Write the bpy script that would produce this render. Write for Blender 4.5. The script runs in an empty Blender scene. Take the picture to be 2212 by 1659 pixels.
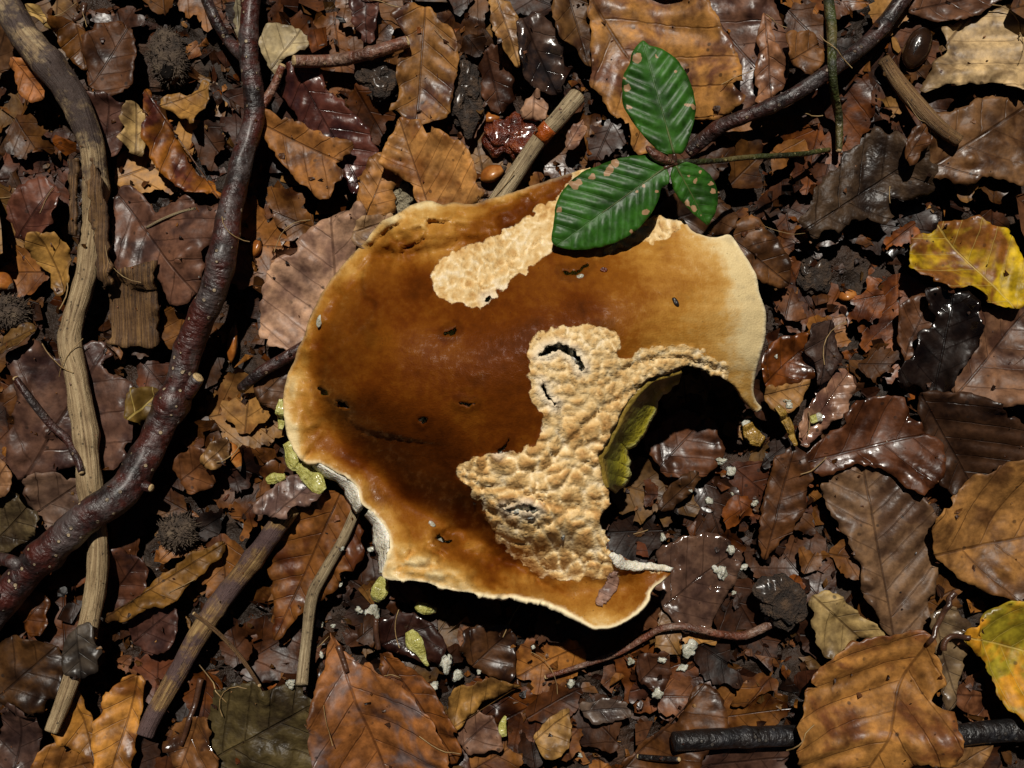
import bpy, math
import numpy as np
from mathutils import Vector
from mathutils.geometry import delaunay_2d_cdt

# ------------------------------------------------------------------ camera, sky, sun, exposure
SC = bpy.context.scene
COL = SC.collection
FW = 0.34                      # metres of ground across the frame
S = FW / 2212.0                # metres per pixel of the 2212-px reading of the photograph
HC = FW * 40.0 / 36.0          # camera height
cam_d = bpy.data.cameras.new('camera'); cam = bpy.data.objects.new('camera', cam_d)
COL.objects.link(cam); cam.location = (0, 0, HC); cam.rotation_euler = (0, 0, 0)
cam_d.lens = 40; cam_d.sensor_width = 36; cam_d.clip_start = 0.01; cam_d.clip_end = 100
SC.camera = cam
SUN_EL, SUN_AZ = math.radians(62), math.radians(95)      # light from the top of the picture, a little left
sdir = Vector((math.cos(SUN_EL) * math.cos(SUN_AZ), math.cos(SUN_EL) * math.sin(SUN_AZ), math.sin(SUN_EL)))
w = bpy.data.worlds.new('World'); SC.world = w; w.use_nodes = True
wn = w.node_tree
sky = wn.nodes.new('ShaderNodeTexSky'); sky.sky_type = 'NISHITA'; sky.sun_disc = False
sky.sun_elevation = SUN_EL; sky.sun_rotation = math.radians(90) - SUN_AZ
sky.air_density = 0.6
wn.links.new(sky.outputs[0], wn.nodes['Background'].inputs[0])
wn.nodes['Background'].inputs[1].default_value = 0.007
sun_d = bpy.data.lights.new('sun', 'SUN'); sun = bpy.data.objects.new('sun', sun_d); COL.objects.link(sun)
sun_d.energy = 4.0; sun_d.angle = math.radians(0.9); sun_d.color = (1.0, 0.945, 0.85)
sun.rotation_euler = sdir.to_track_quat('Z', 'Y').to_euler(); sun.location = sdir * 2
vs = SC.view_settings
vs.view_transform = 'Standard'; vs.look = 'None'; vs.exposure = -0.05; vs.gamma = 1.0; vs.use_curve_mapping = False

SC.cycles.max_bounces = 4; SC.cycles.diffuse_bounces = 2; SC.cycles.glossy_bounces = 2; SC.cycles.transmission_bounces = 1
SC.cycles.caustics_reflective = False; SC.cycles.caustics_refractive = False

# ------------------------------------------------------------------ helpers
rng = np.random.default_rng(7)

def lin(c):
    c = np.asarray(c, float) / 255.0
    return np.where(c <= 0.04045, c / 12.92, ((c + 0.055) / 1.055) ** 2.4)

def W2(px, py, z=0.0):
    k = S * (HC - z) / HC
    return np.stack([(np.asarray(px, float) - 1106) * k, (829.5 - np.asarray(py, float)) * k], -1)

def hash2(ix, iy, seed):
    h = (ix.astype(np.int64) * 374761393 + iy.astype(np.int64) * 668265263 + seed * 974711) & 0x7fffffff
    h = ((h ^ (h >> 13)) * 1274126177) & 0x7fffffff
    h = h ^ (h >> 16)
    return (h & 0xffff) / 65535.0

def vnoise(x, y, seed=0):
    x = np.asarray(x, float); y = np.asarray(y, float)
    ix = np.floor(x); iy = np.floor(y); fx = x - ix; fy = y - iy
    fx = fx * fx * fx * (fx * (fx * 6 - 15) + 10); fy = fy * fy * fy * (fy * (fy * 6 - 15) + 10)
    ix = ix.astype(np.int64); iy = iy.astype(np.int64)
    a = hash2(ix, iy, seed); b = hash2(ix + 1, iy, seed); c = hash2(ix, iy + 1, seed); d = hash2(ix + 1, iy + 1, seed)
    return (a * (1 - fx) + b * fx) * (1 - fy) + (c * (1 - fx) + d * fx) * fy

def fbm(x, y, seed=0, oct=3):
    v = 0; a = 0.5; t = 0
    for i in range(oct):
        v = v + a * vnoise(np.asarray(x) * 2 ** i, np.asarray(y) * 2 ** i, seed + i * 31); t += a; a *= 0.5
    return v / t

def worley(x, y, seed=0):
    x = np.asarray(x, float); y = np.asarray(y, float)
    ix = np.floor(x).astype(np.int64); iy = np.floor(y).astype(np.int64)
    f1 = np.full(x.shape, 9.0); f2 = np.full(x.shape, 9.0)
    for dx in (-1, 0, 1):
        for dy in (-1, 0, 1):
            cx = ix + dx; cy = iy + dy
            px = cx + hash2(cx, cy, seed); py = cy + hash2(cx, cy, seed + 77)
            d = np.hypot(px - x, py - y)
            f2 = np.where(d < f1, f1, np.minimum(f2, d)); f1 = np.minimum(f1, d)
    return f1, f2

def sstep(a, b, x):
    t = np.clip((x - a) / (b - a), 0, 1); return t * t * (3 - 2 * t)

def inside(poly, P):
    x, y = P[:, 0][:, None], P[:, 1][:, None]
    a = poly; b = np.roll(poly, -1, 0)
    ay, by, ax, bx = a[:, 1][None], b[:, 1][None], a[:, 0][None], b[:, 0][None]
    dy = np.where(by - ay == 0, 1e-12, by - ay)
    c = ((ay > y) != (by > y)) & (x < (bx - ax) * (y - ay) / dy + ax)
    return (c.sum(1) % 2) == 1

def pdist(poly, P, closed=True):
    a = poly if closed else poly[:-1]; b = np.roll(poly, -1, 0) if closed else poly[1:]
    out = np.full(len(P), 1e9)
    for i in range(0, len(P), 4000):
        q = P[i:i + 4000][:, None]; ab = (b - a)[None]
        t = np.clip(((q - a[None]) * ab).sum(2) / np.maximum((ab ** 2).sum(2), 1e-18), 0, 1)
        out[i:i + 4000] = np.sqrt((((q - a[None]) - ab * t[..., None]) ** 2).sum(2)).min(1)
    return out

def catmull(P, step, closed=True, tension=0.5):
    P = np.asarray(P, float); n = len(P); out = []
    rngi = range(n) if closed else range(n - 1)
    for i in rngi:
        if closed:
            p0, p1, p2, p3 = P[i - 1], P[i], P[(i + 1) % n], P[(i + 2) % n]
        else:
            p0, p1, p2, p3 = P[max(i - 1, 0)], P[i], P[i + 1], P[min(i + 2, n - 1)]
        k = max(1, int(math.ceil(np.linalg.norm((p2 - p1)[:2]) / step)))
        t = (np.arange(k) / k)[:, None]
        m1 = (p2 - p0) * tension; m2 = (p3 - p1) * tension
        out.append((2 * t ** 3 - 3 * t ** 2 + 1) * p1 + (t ** 3 - 2 * t ** 2 + t) * m1 + (-2 * t ** 3 + 3 * t ** 2) * p2 + (t ** 3 - t ** 2) * m2)
    if not closed: out.append(P[-1:])
    return np.concatenate(out)

def triangulate(outline, sp, holes=(), R=rng):
    lo, hi = outline.min(0), outline.max(0)
    xs = np.arange(lo[0], hi[0], sp); ys = np.arange(lo[1], hi[1], sp * 0.866)
    gx, gy = np.meshgrid(xs, ys); gx = gx + (np.arange(len(ys)) % 2)[:, None] * sp * 0.5
    G = np.stack([gx.ravel(), gy.ravel()], 1) + R.uniform(-0.22, 0.22, (gx.size, 2)) * sp
    G = G[inside(outline, G)]
    G = G[pdist(outline, G) > 0.55 * sp]
    n = len(outline); vs_ = [outline]; ed = [(i, (i + 1) % n) for i in range(n)]; off = n
    for h in holes:
        m = len(h); ed += [(off + i, off + (i + 1) % m) for i in range(m)]; vs_.append(h); off += m
        G = G[~inside(h, G)]; G = G[pdist(h, G) > 0.4 * sp]
    vs_.append(G); V = np.concatenate(vs_)
    r = delaunay_2d_cdt([Vector(p) for p in V], ed, [], 1, 1e-7, False)
    V2 = np.array([(p.x, p.y) for p in r[0]]); F = np.array([f for f in r[2] if len(f) == 3])
    c = V2[F].mean(1); keep = inside(outline, c)
    for h in holes: keep &= ~inside(h, c)
    F = F[keep]
    a, b, cc = V2[F[:, 0]], V2[F[:, 1]], V2[F[:, 2]]
    area = (b[:, 0] - a[:, 0]) * (cc[:, 1] - a[:, 1]) - (b[:, 1] - a[:, 1]) * (cc[:, 0] - a[:, 0])
    F = F[np.abs(area) > 1e-14]; area = area[np.abs(area) > 1e-14]
    F[area < 0] = F[area < 0][:, ::-1]
    used = np.unique(F); mp = np.full(len(V2), -1); mp[used] = np.arange(len(used))
    return V2[used], mp[F]

def mk(name, V, F, mat, parent=None, uv=None, smooth=True, attrs=None, origin=None):
    V = np.asarray(V, float)
    if origin is None:
        origin = np.array([*(V[:, :2].mean(0)), V[:, 2].min()])
    if parent is not None:
        rel = np.array(parent['_o'])
    me = bpy.data.meshes.new(name)
    me.from_pydata((V - origin).tolist(), [], F.tolist() if hasattr(F, 'tolist') else F)
    if smooth: me.polygons.foreach_set('use_smooth', [True] * len(me.polygons))
    if uv is not None:
        l = me.uv_layers.new(name='UVMap'); li = np.zeros(len(me.loops), np.int32)
        me.loops.foreach_get('vertex_index', li)
        l.data.foreach_set('uv', np.asarray(uv, float)[li].ravel())
    if attrs:
        for k, v in attrs.items():
            v = np.asarray(v, float)
            if v.ndim == 1:
                me.attributes.new(k, 'FLOAT', 'POINT').data.foreach_set('value', v)
            else:
                me.attributes.new(k, 'FLOAT_VECTOR', 'POINT').data.foreach_set('vector', v.ravel())
    for m in (mat if isinstance(mat, (list, tuple)) else [mat]): me.materials.append(m)
    o = bpy.data.objects.new(name, me); COL.objects.link(o)
    o['_o'] = [float(a) for a in origin]
    if parent is not None:
        o.parent = parent; o.location = origin - rel
    else:
        o.location = origin
    return o

def empty(name, origin):
    o = bpy.data.objects.new(name, None); COL.objects.link(o); o.location = origin
    o.empty_display_size = 0.01; o['_o'] = [float(a) for a in origin]; return o

def tag(o, label, cat, group=None, kind=None):
    if label: o['label'] = label
    if cat: o['category'] = cat
    if group: o['group'] = group
    if kind: o['kind'] = kind
    return o

def tube(P, R, sides=10, ridge=0.0, nr=6, noise=0.0, seed=0, flat=1.0, cap=True, nscale=60):
    """tube along 3-D points P with radii R; returns V, F, UV (metres along, turns)"""
    P = np.asarray(P, float); R = np.asarray(R, float); n = len(P)
    T = np.gradient(P, axis=0); T /= np.linalg.norm(T, axis=1)[:, None] + 1e-12
    up = np.array([0, 0, 1.0]); sx = np.cross(up[None], T)
    bad = np.linalg.norm(sx, axis=1) < 0.15
    sx[bad] = np.cross(np.array([0, 1.0, 0]), T[bad]); sx /= np.linalg.norm(sx, axis=1)[:, None]
    sy = np.cross(T, sx)
    s = np.concatenate([[0], np.cumsum(np.linalg.norm(np.diff(P, axis=0), axis=1))])
    a = -math.pi / 2 + np.arange(sides + 1) / sides * 2 * math.pi
    rr = R[:, None] * (1 + ridge * np.cos(a * nr)[None] + 0 * s[:, None])
    if noise:
        cx = np.cos(a)[None] * 0.9 + 5; cy = np.sin(a)[None] * 0.9
        rr = rr * (1 + noise * 2 * (fbm(s[:, None] * nscale + cx * 1.3, cy * 1.3 + seed * 3.1 + 0 * s[:, None], seed) - 0.5))
        rr[:, -1] = rr[:, 0]
    V = P[:, None] + sx[:, None] * (np.cos(a)[None] * rr)[..., None] + sy[:, None] * (np.sin(a)[None] * rr * flat)[..., None]
    m = sides + 1; V = V.reshape(-1, 3)
    UV = np.stack(np.broadcast_arrays(s[:, None], (np.arange(m) / sides)[None]), -1).reshape(-1, 2)
    i = np.arange(n - 1)[:, None] * m + np.arange(sides)[None]
    F = np.stack([i, i + 1, i + m + 1, i + m], -1).reshape(-1, 4).tolist()
    if cap:
        F.append(list(range(sides - 1, -1, -1))); F.append([(n - 1) * m + k for k in range(sides)])
    return V, F, UV

# ------------------------------------------------------------------ node helper
class NT:
    def __init__(s, name):
        s.m = bpy.data.materials.new(name); s.m.use_nodes = True; s.t = s.m.node_tree
        s.b = s.t.nodes['Principled BSDF']
    def n(s, typ, **kw):
        x = s.t.nodes.new('ShaderNode' + typ)
        for k, v in kw.items(): setattr(x, k, v)
        return x
    def set(s, sock, v):
        if hasattr(v, 'is_linked') or isinstance(v, bpy.types.NodeSocket): s.t.links.new(v, sock)
        elif v is not None:
            if sock.type == 'RGBA' and not isinstance(v, (int, float)) and len(v) == 3: v = (*v, 1)
            sock.default_value = v
    def math(s, op, a, b=None, c=None, clamp=False):
        x = s.n('Math', operation=op, use_clamp=clamp); s.set(x.inputs[0], a)
        if b is not None: s.set(x.inputs[1], b)
        if c is not None: s.set(x.inputs[2], c)
        return x.outputs[0]
    def vm(s, op, a, b=None):
        x = s.n('VectorMath', operation=op); s.set(x.inputs[0], a)
        if b is not None: s.set(x.inputs[1 if op != 'SCALE' else 3], b)
        return x.outputs[0]
    def mix(s, f, a, b, mode='MIX'):
        x = s.n('Mix', data_type='RGBA', blend_type=mode); s.set(x.inputs[0], f); s.set(x.inputs[6], a); s.set(x.inputs[7], b)
        return x.outputs[2]
    def mr(s, v, a, b, c=0.0, d=1.0, smooth=True):
        x = s.n('MapRange', interpolation_type='SMOOTHSTEP' if smooth else 'LINEAR')
        s.set(x.inputs[0], v)
        for i, q in enumerate((a, b, c, d)): s.set(x.inputs[i + 1], q)
        return x.outputs[0]
    def noise(s, vec, scale, detail=3, rough=0.55, dist=0.0):
        x = s.n('TexNoise'); s.set(x.inputs['Vector'], vec); x.inputs['Scale'].default_value = scale
        x.inputs['Detail'].default_value = detail; x.inputs['Roughness'].default_value = rough; x.inputs['Distortion'].default_value = dist
        return x.outputs[0]
    def vor(s, vec, scale, feature='F1', out=0):
        x = s.n('TexVoronoi', feature=feature); s.set(x.inputs['Vector'], vec); x.inputs['Scale'].default_value = scale
        return x.outputs[out]
    def ramp(s, f, stops):
        x = s.n('ValToRGB'); s.set(x.inputs[0], f); e = x.color_ramp.elements
        while len(e) < len(stops): e.new(0.5)
        for q, (p, c) in zip(e, stops): q.position = p; q.color = (*c, 1)
        return x.outputs[0]
    def attr(s, name, typ='GEOMETRY', out='Fac'):
        x = s.n('Attribute', attribute_type=typ, attribute_name=name); return x.outputs[out]
    def bump(s, h, dist, strength=1.0, nrm=None):
        x = s.n('Bump'); s.set(x.inputs['Height'], h); x.inputs['Distance'].default_value = dist; x.inputs['Strength'].default_value = strength
        if nrm is not None: s.set(x.inputs['Normal'], nrm)
        return x.outputs[0]
    def out(s, col=None, rough=None, nrm=None, **kw):
        if col is not None: s.set(s.b.inputs['Base Color'], col)
        if rough is not None: s.set(s.b.inputs['Roughness'], rough)
        if nrm is not None: s.set(s.b.inputs['Normal'], nrm)
        for k, v in kw.items(): s.set(s.b.inputs[k.replace('_', ' ')], v)
        return s.m

def objvec(q):
    tc = q.n('TexCoord').outputs['Object']; oi = q.n('ObjectInfo')
    r = q.math('MULTIPLY', oi.outputs['Random'], 37.0)
    cx = q.n('CombineXYZ'); q.set(cx.inputs[0], r); q.set(cx.inputs[1], q.math('MULTIPLY', r, 0.37)); q.set(cx.inputs[2], q.math('MULTIPLY', r, -0.71))
    return q.vm('ADD', tc, cx.outputs[0]), oi

def leaf_material(name, source='OBJECT', veinmul=0.42, veincol=None, tanspots=False, fuzzy=False):
    q = NT(name)
    vec, oi = objvec(q)
    if source == 'OBJECT':
        c1 = oi.outputs['Color']; c2 = q.attr('tint', 'OBJECT', 'Color'); wet = q.attr('wet', 'OBJECT', 'Fac')
    else:
        c1 = q.attr('c1', 'GEOMETRY', 'Color'); c2 = q.attr('c2', 'GEOMETRY', 'Color'); wet = q.attr('wetv', 'GEOMETRY', 'Fac')
    uv = q.n('UVMap', uv_map='UVMap').outputs[0]
    n1 = q.noise(vec, 75, 3, 0.6, 0.4); n2 = q.noise(vec, 420, 2, 0.6); n3 = q.noise(vec, 120, 3, 0.6)
    sp = q.n('SeparateXYZ'); q.set(sp.inputs[0], uv)
    a = q.math('ABSOLUTE', sp.outputs[1])
    side = q.math('MULTIPLY', q.math('GREATER_THAN', sp.outputs[1], 0.0), 0.47)
    ph = q.math('SUBTRACT', sp.outputs[0], q.math('MULTIPLY', a, 0.72))
    ph = q.math('SUBTRACT', ph, q.math('MULTIPLY', q.math('MULTIPLY', a, a), 0.035))
    ph = q.math('ADD', ph, side); ph = q.math('ADD', ph, q.math('MULTIPLY', n1, 0.3))
    tri = q.math('MULTIPLY', q.math('ABSOLUTE', q.math('SUBTRACT', q.math('FRACT', ph), 0.5)), 2.0)
    lat = q.math('MULTIPLY', q.mr(tri, 0.912, 0.985), q.mr(n3, 0.35, 0.6, 0.45, 1.0))
    mid = q.mr(a, 0.015, 0.065, 1.0, 0.0)
    vein = q.math('MAXIMUM', q.math('MULTIPLY', lat, 0.85), mid)
    fine = q.vor(uv, 9.0, 'DISTANCE_TO_EDGE')
    finem = q.mr(fine, 0.0, 0.09, 1.0, 0.0)
    bl = q.mr(n1, 0.44, 0.66) if name != 'leaf_yellow' else q.mr(n1, 0.38, 0.56)
    col = q.mix(bl, c1, c2)
    col = q.mix(1.0, col, q.ramp(n3, [(0.28, (0.34, 0.30, 0.31)), (0.47, (0.9, 0.86, 0.84)), (0.72, (1.5, 1.42, 1.28))]), 'MULTIPLY')
    col = q.mix(0.55, col, q.ramp(n2, [(0.3, (0.5, 0.48, 0.48)), (0.6, (1.25, 1.25, 1.25))]), 'MULTIPLY')
    v1 = q.vor(vec, 210, 'F1'); spot = q.math('MULTIPLY', q.mr(v1, 0.10, 0.18, 1.0, 0.0), q.mr(n3, 0.45, 0.6))
    if veincol is None:
        col = q.mix(q.math('MULTIPLY', vein, 0.85), col, q.mix(1.0, col, (veinmul, veinmul * 0.9, veinmul * 0.86), 'MULTIPLY'))
        col = q.mix(q.math('MULTIPLY', finem, 0.22), col, q.mix(1.0, col, (0.55, 0.5, 0.5), 'MULTIPLY'))
    else:
        col = q.mix(q.math('MULTIPLY', vein, 0.5), col, veincol)
    col = q.mix(q.math('MULTIPLY', spot, 0.7 if veincol is None else (0.0 if tanspots else 0.6)), col, (0.012, 0.008, 0.006))
    if tanspots:
        t = q.attr('tan'); tt = q.mr(q.math('ADD', t, q.math('MULTIPLY', q.math('SUBTRACT', n2, 0.5), 1.1)), 0.42, 0.58)
        col = q.mix(tt, col, q.mix(n3, lin((120, 85, 55)), lin((185, 150, 115))))
    wetm = q.math('MULTIPLY', wet, q.mr(q.math('ADD', n1, q.math('MULTIPLY', wet, 0.12)), 0.5, 0.66))
    rough = q.math('SUBTRACT', q.mr(n3, 0.3, 0.7, 0.42, 0.58) if not tanspots else q.mr(n3, 0.3, 0.7, 0.42, 0.48), q.math('MULTIPLY', wetm, 0.34 if not tanspots else 0.0))
    h = q.math('SUBTRACT', q.math('MULTIPLY', n2, 0.5), q.math('MULTIPLY', vein, 0.6))
    h = q.math('ADD', h, q.math('MULTIPLY', n3, 1.2))
    nb = q.bump(h, (0.00015 if tanspots else 0.00038) if not fuzzy else 0.0011, 0.8)
    return q.out(col, rough, nb, Specular_IOR_Level=q.math('ADD', 0.24, q.math('MULTIPLY', wetm, 0.5 if not tanspots else 0.15)))

M = {}
M['leaf'] = leaf_material('leaf_brown')
M['rotten'] = leaf_material('leaf_rotten', fuzzy=True, veinmul=0.6)
M['yellow'] = leaf_material('leaf_yellow', veincol=tuple(lin((190, 165, 90))))
M['green'] = leaf_material('leaf_green', veincol=tuple(lin((62, 92, 40))), tanspots=True)
M['litter'] = leaf_material('leaf_litter', source='ATTR')

def soil_material():
    q = NT('forest_soil'); tc = q.n('TexCoord').outputs['Object']
    n = q.noise(tc, 90, 6, 0.7); v = q.vor(tc, 140, 'F1'); n2 = q.noise(tc, 18, 3)
    col = q.ramp(n, [(0.3, (0.006, 0.004, 0.003)), (0.55, (0.022, 0.013, 0.008)), (0.75, (0.06, 0.034, 0.018))])
    col = q.mix(q.mr(n2, 0.4, 0.6), col, q.mix(1.0, col, (1.8, 1.4, 1.1), 'MULTIPLY'))
    return q.out(col, q.mr(n, 0.3, 0.7, 0.35, 0.8), q.bump(q.math('ADD', n, v), 0.004), Specular_IOR_Level=0.4)
M['soil'] = soil_material()

def bark_material(name, dark, red, grey, lent, wet=0.5, ring=0.35):
    """smooth cherry-like bark: fine rings round the branch, pale pores, worn grey skin"""
    q = NT(name); vec, oi = objvec(q); uv = q.n('UVMap', uv_map='UVMap').outputs[0]
    mp = q.n('Mapping'); q.set(mp.inputs[0], uv); mp.inputs['Scale'].default_value = (700, 6, 1)
    rings = q.noise(mp.outputs[0], 1.0, 3)
    n1 = q.noise(vec, 95, 4, 0.6); n2 = q.noise(vec, 420, 3)
    col = q.mix(q.mr(n1, 0.38, 0.62), dark, red)
    col = q.mix(q.math('MULTIPLY', q.mr(q.noise(vec, 60, 5, 0.7), 0.48, 0.62), 0.8), col, grey)
    col = q.mix(ring, col, q.ramp(rings, [(0.35, (0.45, 0.42, 0.42)), (0.6, (1.25, 1.2, 1.2))]), 'MULTIPLY')
    v = q.vor(vec, 260, 'F1'); l = q.math('MULTIPLY', q.mr(v, 0.14, 0.2, 1, 0), q.mr(n1, 0.36, 0.5))
    col = q.mix(q.math('MULTIPLY', l, 0.8), col, lent)
    h = q.math('ADD', q.math('MULTIPLY', rings, 0.5), q.math('ADD', q.math('MULTIPLY', n2, 0.6), q.math('MULTIPLY', l, 0.7)))
    return q.out(col, q.mr(n2, 0.3, 0.7, 0.36, 0.62), q.bump(h, 0.0016), Coat_Weight=wet * 0.4, Coat_Roughness=0.3, Specular_IOR_Level=0.5)
M['cherry'] = bark_material('cherry_bark', lin((30, 21, 20)), lin((68, 27, 19)), lin((80, 72, 70)), lin((170, 150, 120)))
M['darkbark'] = bark_material('wet_dark_bark', lin((26, 18, 17)), lin((62, 30, 22)), lin((60, 52, 50)), lin((120, 100, 80)), 0.6)
M['blackbark'] = bark_material('black_wet_bark', lin((14, 12, 12)), lin((26, 19, 17)), lin((42, 42, 46)), lin((70, 64, 58)), 0.7, 0.2)
M['redtwig'] = bark_material('red_brown_twig', lin((75, 44, 30)), lin((110, 62, 42)), lin((130, 105, 88)), lin((150, 120, 90)), 0.35, 0.6)
M['mosstwig'] = bark_material('mossy_twig', lin((34, 36, 20)), lin((62, 68, 28)), lin((96, 84, 48)), lin((150, 140, 90)), 0.15, 0.3)

def wood_material(name, pale, mid, dark, darkness=0.5, barkmix=0.0, bark=(0.05, 0.04, 0.035)):
    q = NT(name); vec, oi = objvec(q); uv = q.n('UVMap', uv_map='UVMap').outputs[0]
    mp = q.n('Mapping'); q.set(mp.inputs[0], uv); mp.inputs['Scale'].default_value = (45, 26, 1)
    fib = q.noise(mp.outputs[0], 1.0, 6, 0.7, 0.3)
    mp2 = q.n('Mapping'); q.set(mp2.inputs[0], uv); mp2.inputs['Scale'].default_value = (160, 40, 1)
    fib2 = q.noise(mp2.outputs[0], 1.0, 4, 0.7)
    n1 = q.noise(vec, 70, 4, 0.65); n2 = q.noise(vec, 330, 4, 0.6)
    col = q.ramp(fib, [(0.32, tuple(dark)), (0.48, tuple(mid)), (0.66, tuple(pale))])
    col = q.mix(q.math('MULTIPLY', q.mr(n1, 0.5, 0.66), darkness), col, q.mix(1.0, col, (0.32, 0.27, 0.24), 'MULTIPLY'))
    crk = q.mr(fib2, 0.62, 0.68); col = q.mix(q.math('MULTIPLY', crk, 0.7), col, tuple(np.asarray(dark) * 0.35))
    spk = q.math('MULTIPLY', q.mr(q.vor(vec, 420, 'F1'), 0.12, 0.2, 1, 0), q.mr(n1, 0.4, 0.55))
    col = q.mix(q.math('MULTIPLY', spk, 0.7), col, (0.02, 0.014, 0.01))
    if barkmix:
        bm = q.mr(q.math('ADD', q.math('MULTIPLY', q.noise(vec, 55, 5, 0.7), 0.9), q.attr('barkw')), 0.78, 0.9)
        bcol = q.mix(n2, bark, tuple(np.asarray(bark) * 3.2))
        col = q.mix(bm, col, bcol)
    h = q.math('ADD', q.math('MULTIPLY', fib, 1.2), q.math('ADD', q.math('MULTIPLY', n2, 0.5), q.math('MULTIPLY', crk, -0.8)))
    return q.out(col, 0.62, q.bump(h, 0.0007), Specular_IOR_Level=0.35)
M['palewood'] = wood_material('pale_bare_wood', lin((186, 164, 126)), lin((150, 126, 92)), lin((96, 74, 52)), 0.45, 1.0, tuple(lin((46, 36, 32))))
M['greywood'] = wood_material('grey_wood', lin((190, 172, 138)), lin((150, 130, 98)), lin((92, 74, 54)), 0.5)
M['brownwood'] = wood_material('brown_wood', lin((140, 112, 72)), lin((108, 78, 46)), lin((64, 44, 28)), 0.6)
M['motwood'] = wood_material('mottled_wood', lin((172, 142, 92)), lin((124, 94, 60)), lin((64, 46, 36)), 0.8, 1.0, tuple(lin((58, 44, 42))))
M['bark'] = wood_material('fibrous_bark', lin((140, 106, 64)), lin((92, 66, 42)), lin((48, 34, 25)), 0.7)

def simple(name, cols, scale, rough, bump, coat=0.0, sss=0.0, detail=4, spec=0.5):
    q = NT(name); vec, oi = objvec(q); n = q.noise(vec, scale, detail, 0.6); n2 = q.noise(vec, scale * 4, 3)
    col = q.ramp(n, [(0.28 + 0.44 * i / (len(cols) - 1), tuple(lin(c))) for i, c in enumerate(cols)])
    kw = {}
    if sss: kw = dict(Subsurface_Weight=sss, Subsurface_Radius=(1.0, 0.6, 0.35), Subsurface_Scale=0.002)
    return q.out(col, rough, q.bump(q.math('ADD', n, n2), bump), Coat_Weight=coat, Coat_Roughness=0.15, Specular_IOR_Level=spec, **kw)
M['cut'] = simple('cut_wood_end', [(150, 120, 80), (205, 178, 130)], 500, 0.7, 0.0004)
M['nut'] = simple('beech_nut_shell', [(96, 48, 16), (150, 88, 34), (196, 140, 78)], 130, 0.3, 0.0002, 0.3)
M['husk'] = simple('beech_husk', [(38, 30, 24), (72, 58, 46), (100, 84, 66)], 260, 0.85, 0.001)
M['shell'] = simple('dark_glossy_shell', [(20, 12, 8), (38, 23, 13), (56, 34, 18)], 120, 0.18, 0.00015, 0.6)
M['clod'] = simple('red_brown_lump', [(30, 14, 10), (92, 36, 18), (140, 72, 36)], 220, 0.3, 0.0012, 0.5)
M['rootclod'] = simple('dark_root_mat', [(22, 15, 11), (52, 38, 27), (88, 66, 46)], 330, 0.75, 0.0015, 0.1)
M['crumb'] = simple('white_mushroom_flesh', [(128, 124, 104), (176, 174, 158), (206, 204, 192)], 300, 0.5, 0.0006, 0.2, 0.25)
M['tubes'] = simple('yellow_pore_tubes', [(128, 122, 52), (168, 162, 82), (208, 204, 140)], 330, 0.42, 0.0006, 0.2, 0.15)
M['ochre'] = simple('ochre_pore_tubes', [(96, 72, 24), (142, 108, 36), (168, 136, 62)], 300, 0.5, 0.0006, 0.2)
M['fibre'] = simple('pale_plant_fibre', [(92, 70, 40), (142, 114, 72), (170, 146, 100)], 200, 0.6, 0.0002)
M['petiole'] = simple('leaf_stalk', [(48, 30, 24), (86, 56, 38)], 200, 0.35, 0.0002, 0.3)
M['resin'] = simple('orange_band', [(120, 52, 14), (170, 84, 26)], 300, 0.25, 0.0003, 0.6)
M['hollow_shade'] = simple('painted_hollow_shade', [(10, 8, 7), (20, 15, 12)], 200, 0.9, 0.0006, spec=0.1)  # near-black colour that paints the shade inside the gaping husk
M['fluff'] = simple('pale_felted_fibre', [(96, 84, 64), (142, 130, 104), (178, 168, 140)], 380, 0.8, 0.0012)

# ------------------------------------------------------------------ height map of everything laid down so far
CELL = 0.0014
X0, Y0 = -0.29, -0.235
NX, NY = int(0.58 / CELL), int(0.47 / CELL)
gxx, gyy = np.meshgrid(X0 + np.arange(NX) * CELL, Y0 + np.arange(NY) * CELL)
def soilz(x, y):
    return -0.011 + 0.007 * (fbm(np.asarray(x) * 28 + 9, np.asarray(y) * 28 + 4, 3, 3) - 0.5) + 0.004 * (fbm(np.asarray(x) * 130, np.asarray(y) * 130, 8, 2) - 0.5)
Hm = soilz(gxx, gyy)

def samp(G, x, y):
    fx = np.clip((np.asarray(x) - X0) / CELL, 0, NX - 1.001); fy = np.clip((np.asarray(y) - Y0) / CELL, 0, NY - 1.001)
    ix = fx.astype(int); iy = fy.astype(int); fx = fx - ix; fy = fy - iy
    return (G[iy, ix] * (1 - fx) + G[iy, ix + 1] * fx) * (1 - fy) + (G[iy + 1, ix] * (1 - fx) + G[iy + 1, ix + 1] * fx) * fy

def splat(V, lift=0.0):
    fx = (V[:, 0] - X0) / CELL; fy = (V[:, 1] - Y0) / CELL
    ix = np.floor(fx).astype(int); iy = np.floor(fy).astype(int)
    for dx in (0, 1):
        for dy in (0, 1):
            i, j = ix + dx, iy + dy
            ok = (i >= 0) & (i < NX) & (j >= 0) & (j < NY)
            np.maximum.at(Hm, (j[ok], i[ok]), V[ok, 2] + lift)

def blur1(A, r, ax):
    k = 2 * r + 1; pad = [(0, 0), (0, 0)]; pad[ax] = (r + 1, r)
    c = np.cumsum(np.pad(A, pad, mode='edge'), axis=ax)
    n = A.shape[ax]
    hi = np.take(c, np.arange(k, k + n), axis=ax); lo = np.take(c, np.arange(0, n), axis=ax)
    return (hi - lo) / k
def blur(A, r): return blur1(blur1(blur1(blur1(A, r, 0), r, 1), r, 0), r, 1)
def maxf(A, r):
    B = A
    for ax in (0, 1):
        st = [np.roll(B, k, ax) for k in range(-r, r + 1)]; B = np.max(st, axis=0)
    return B

CAPCUT = None
class Leaf: pass

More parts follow.
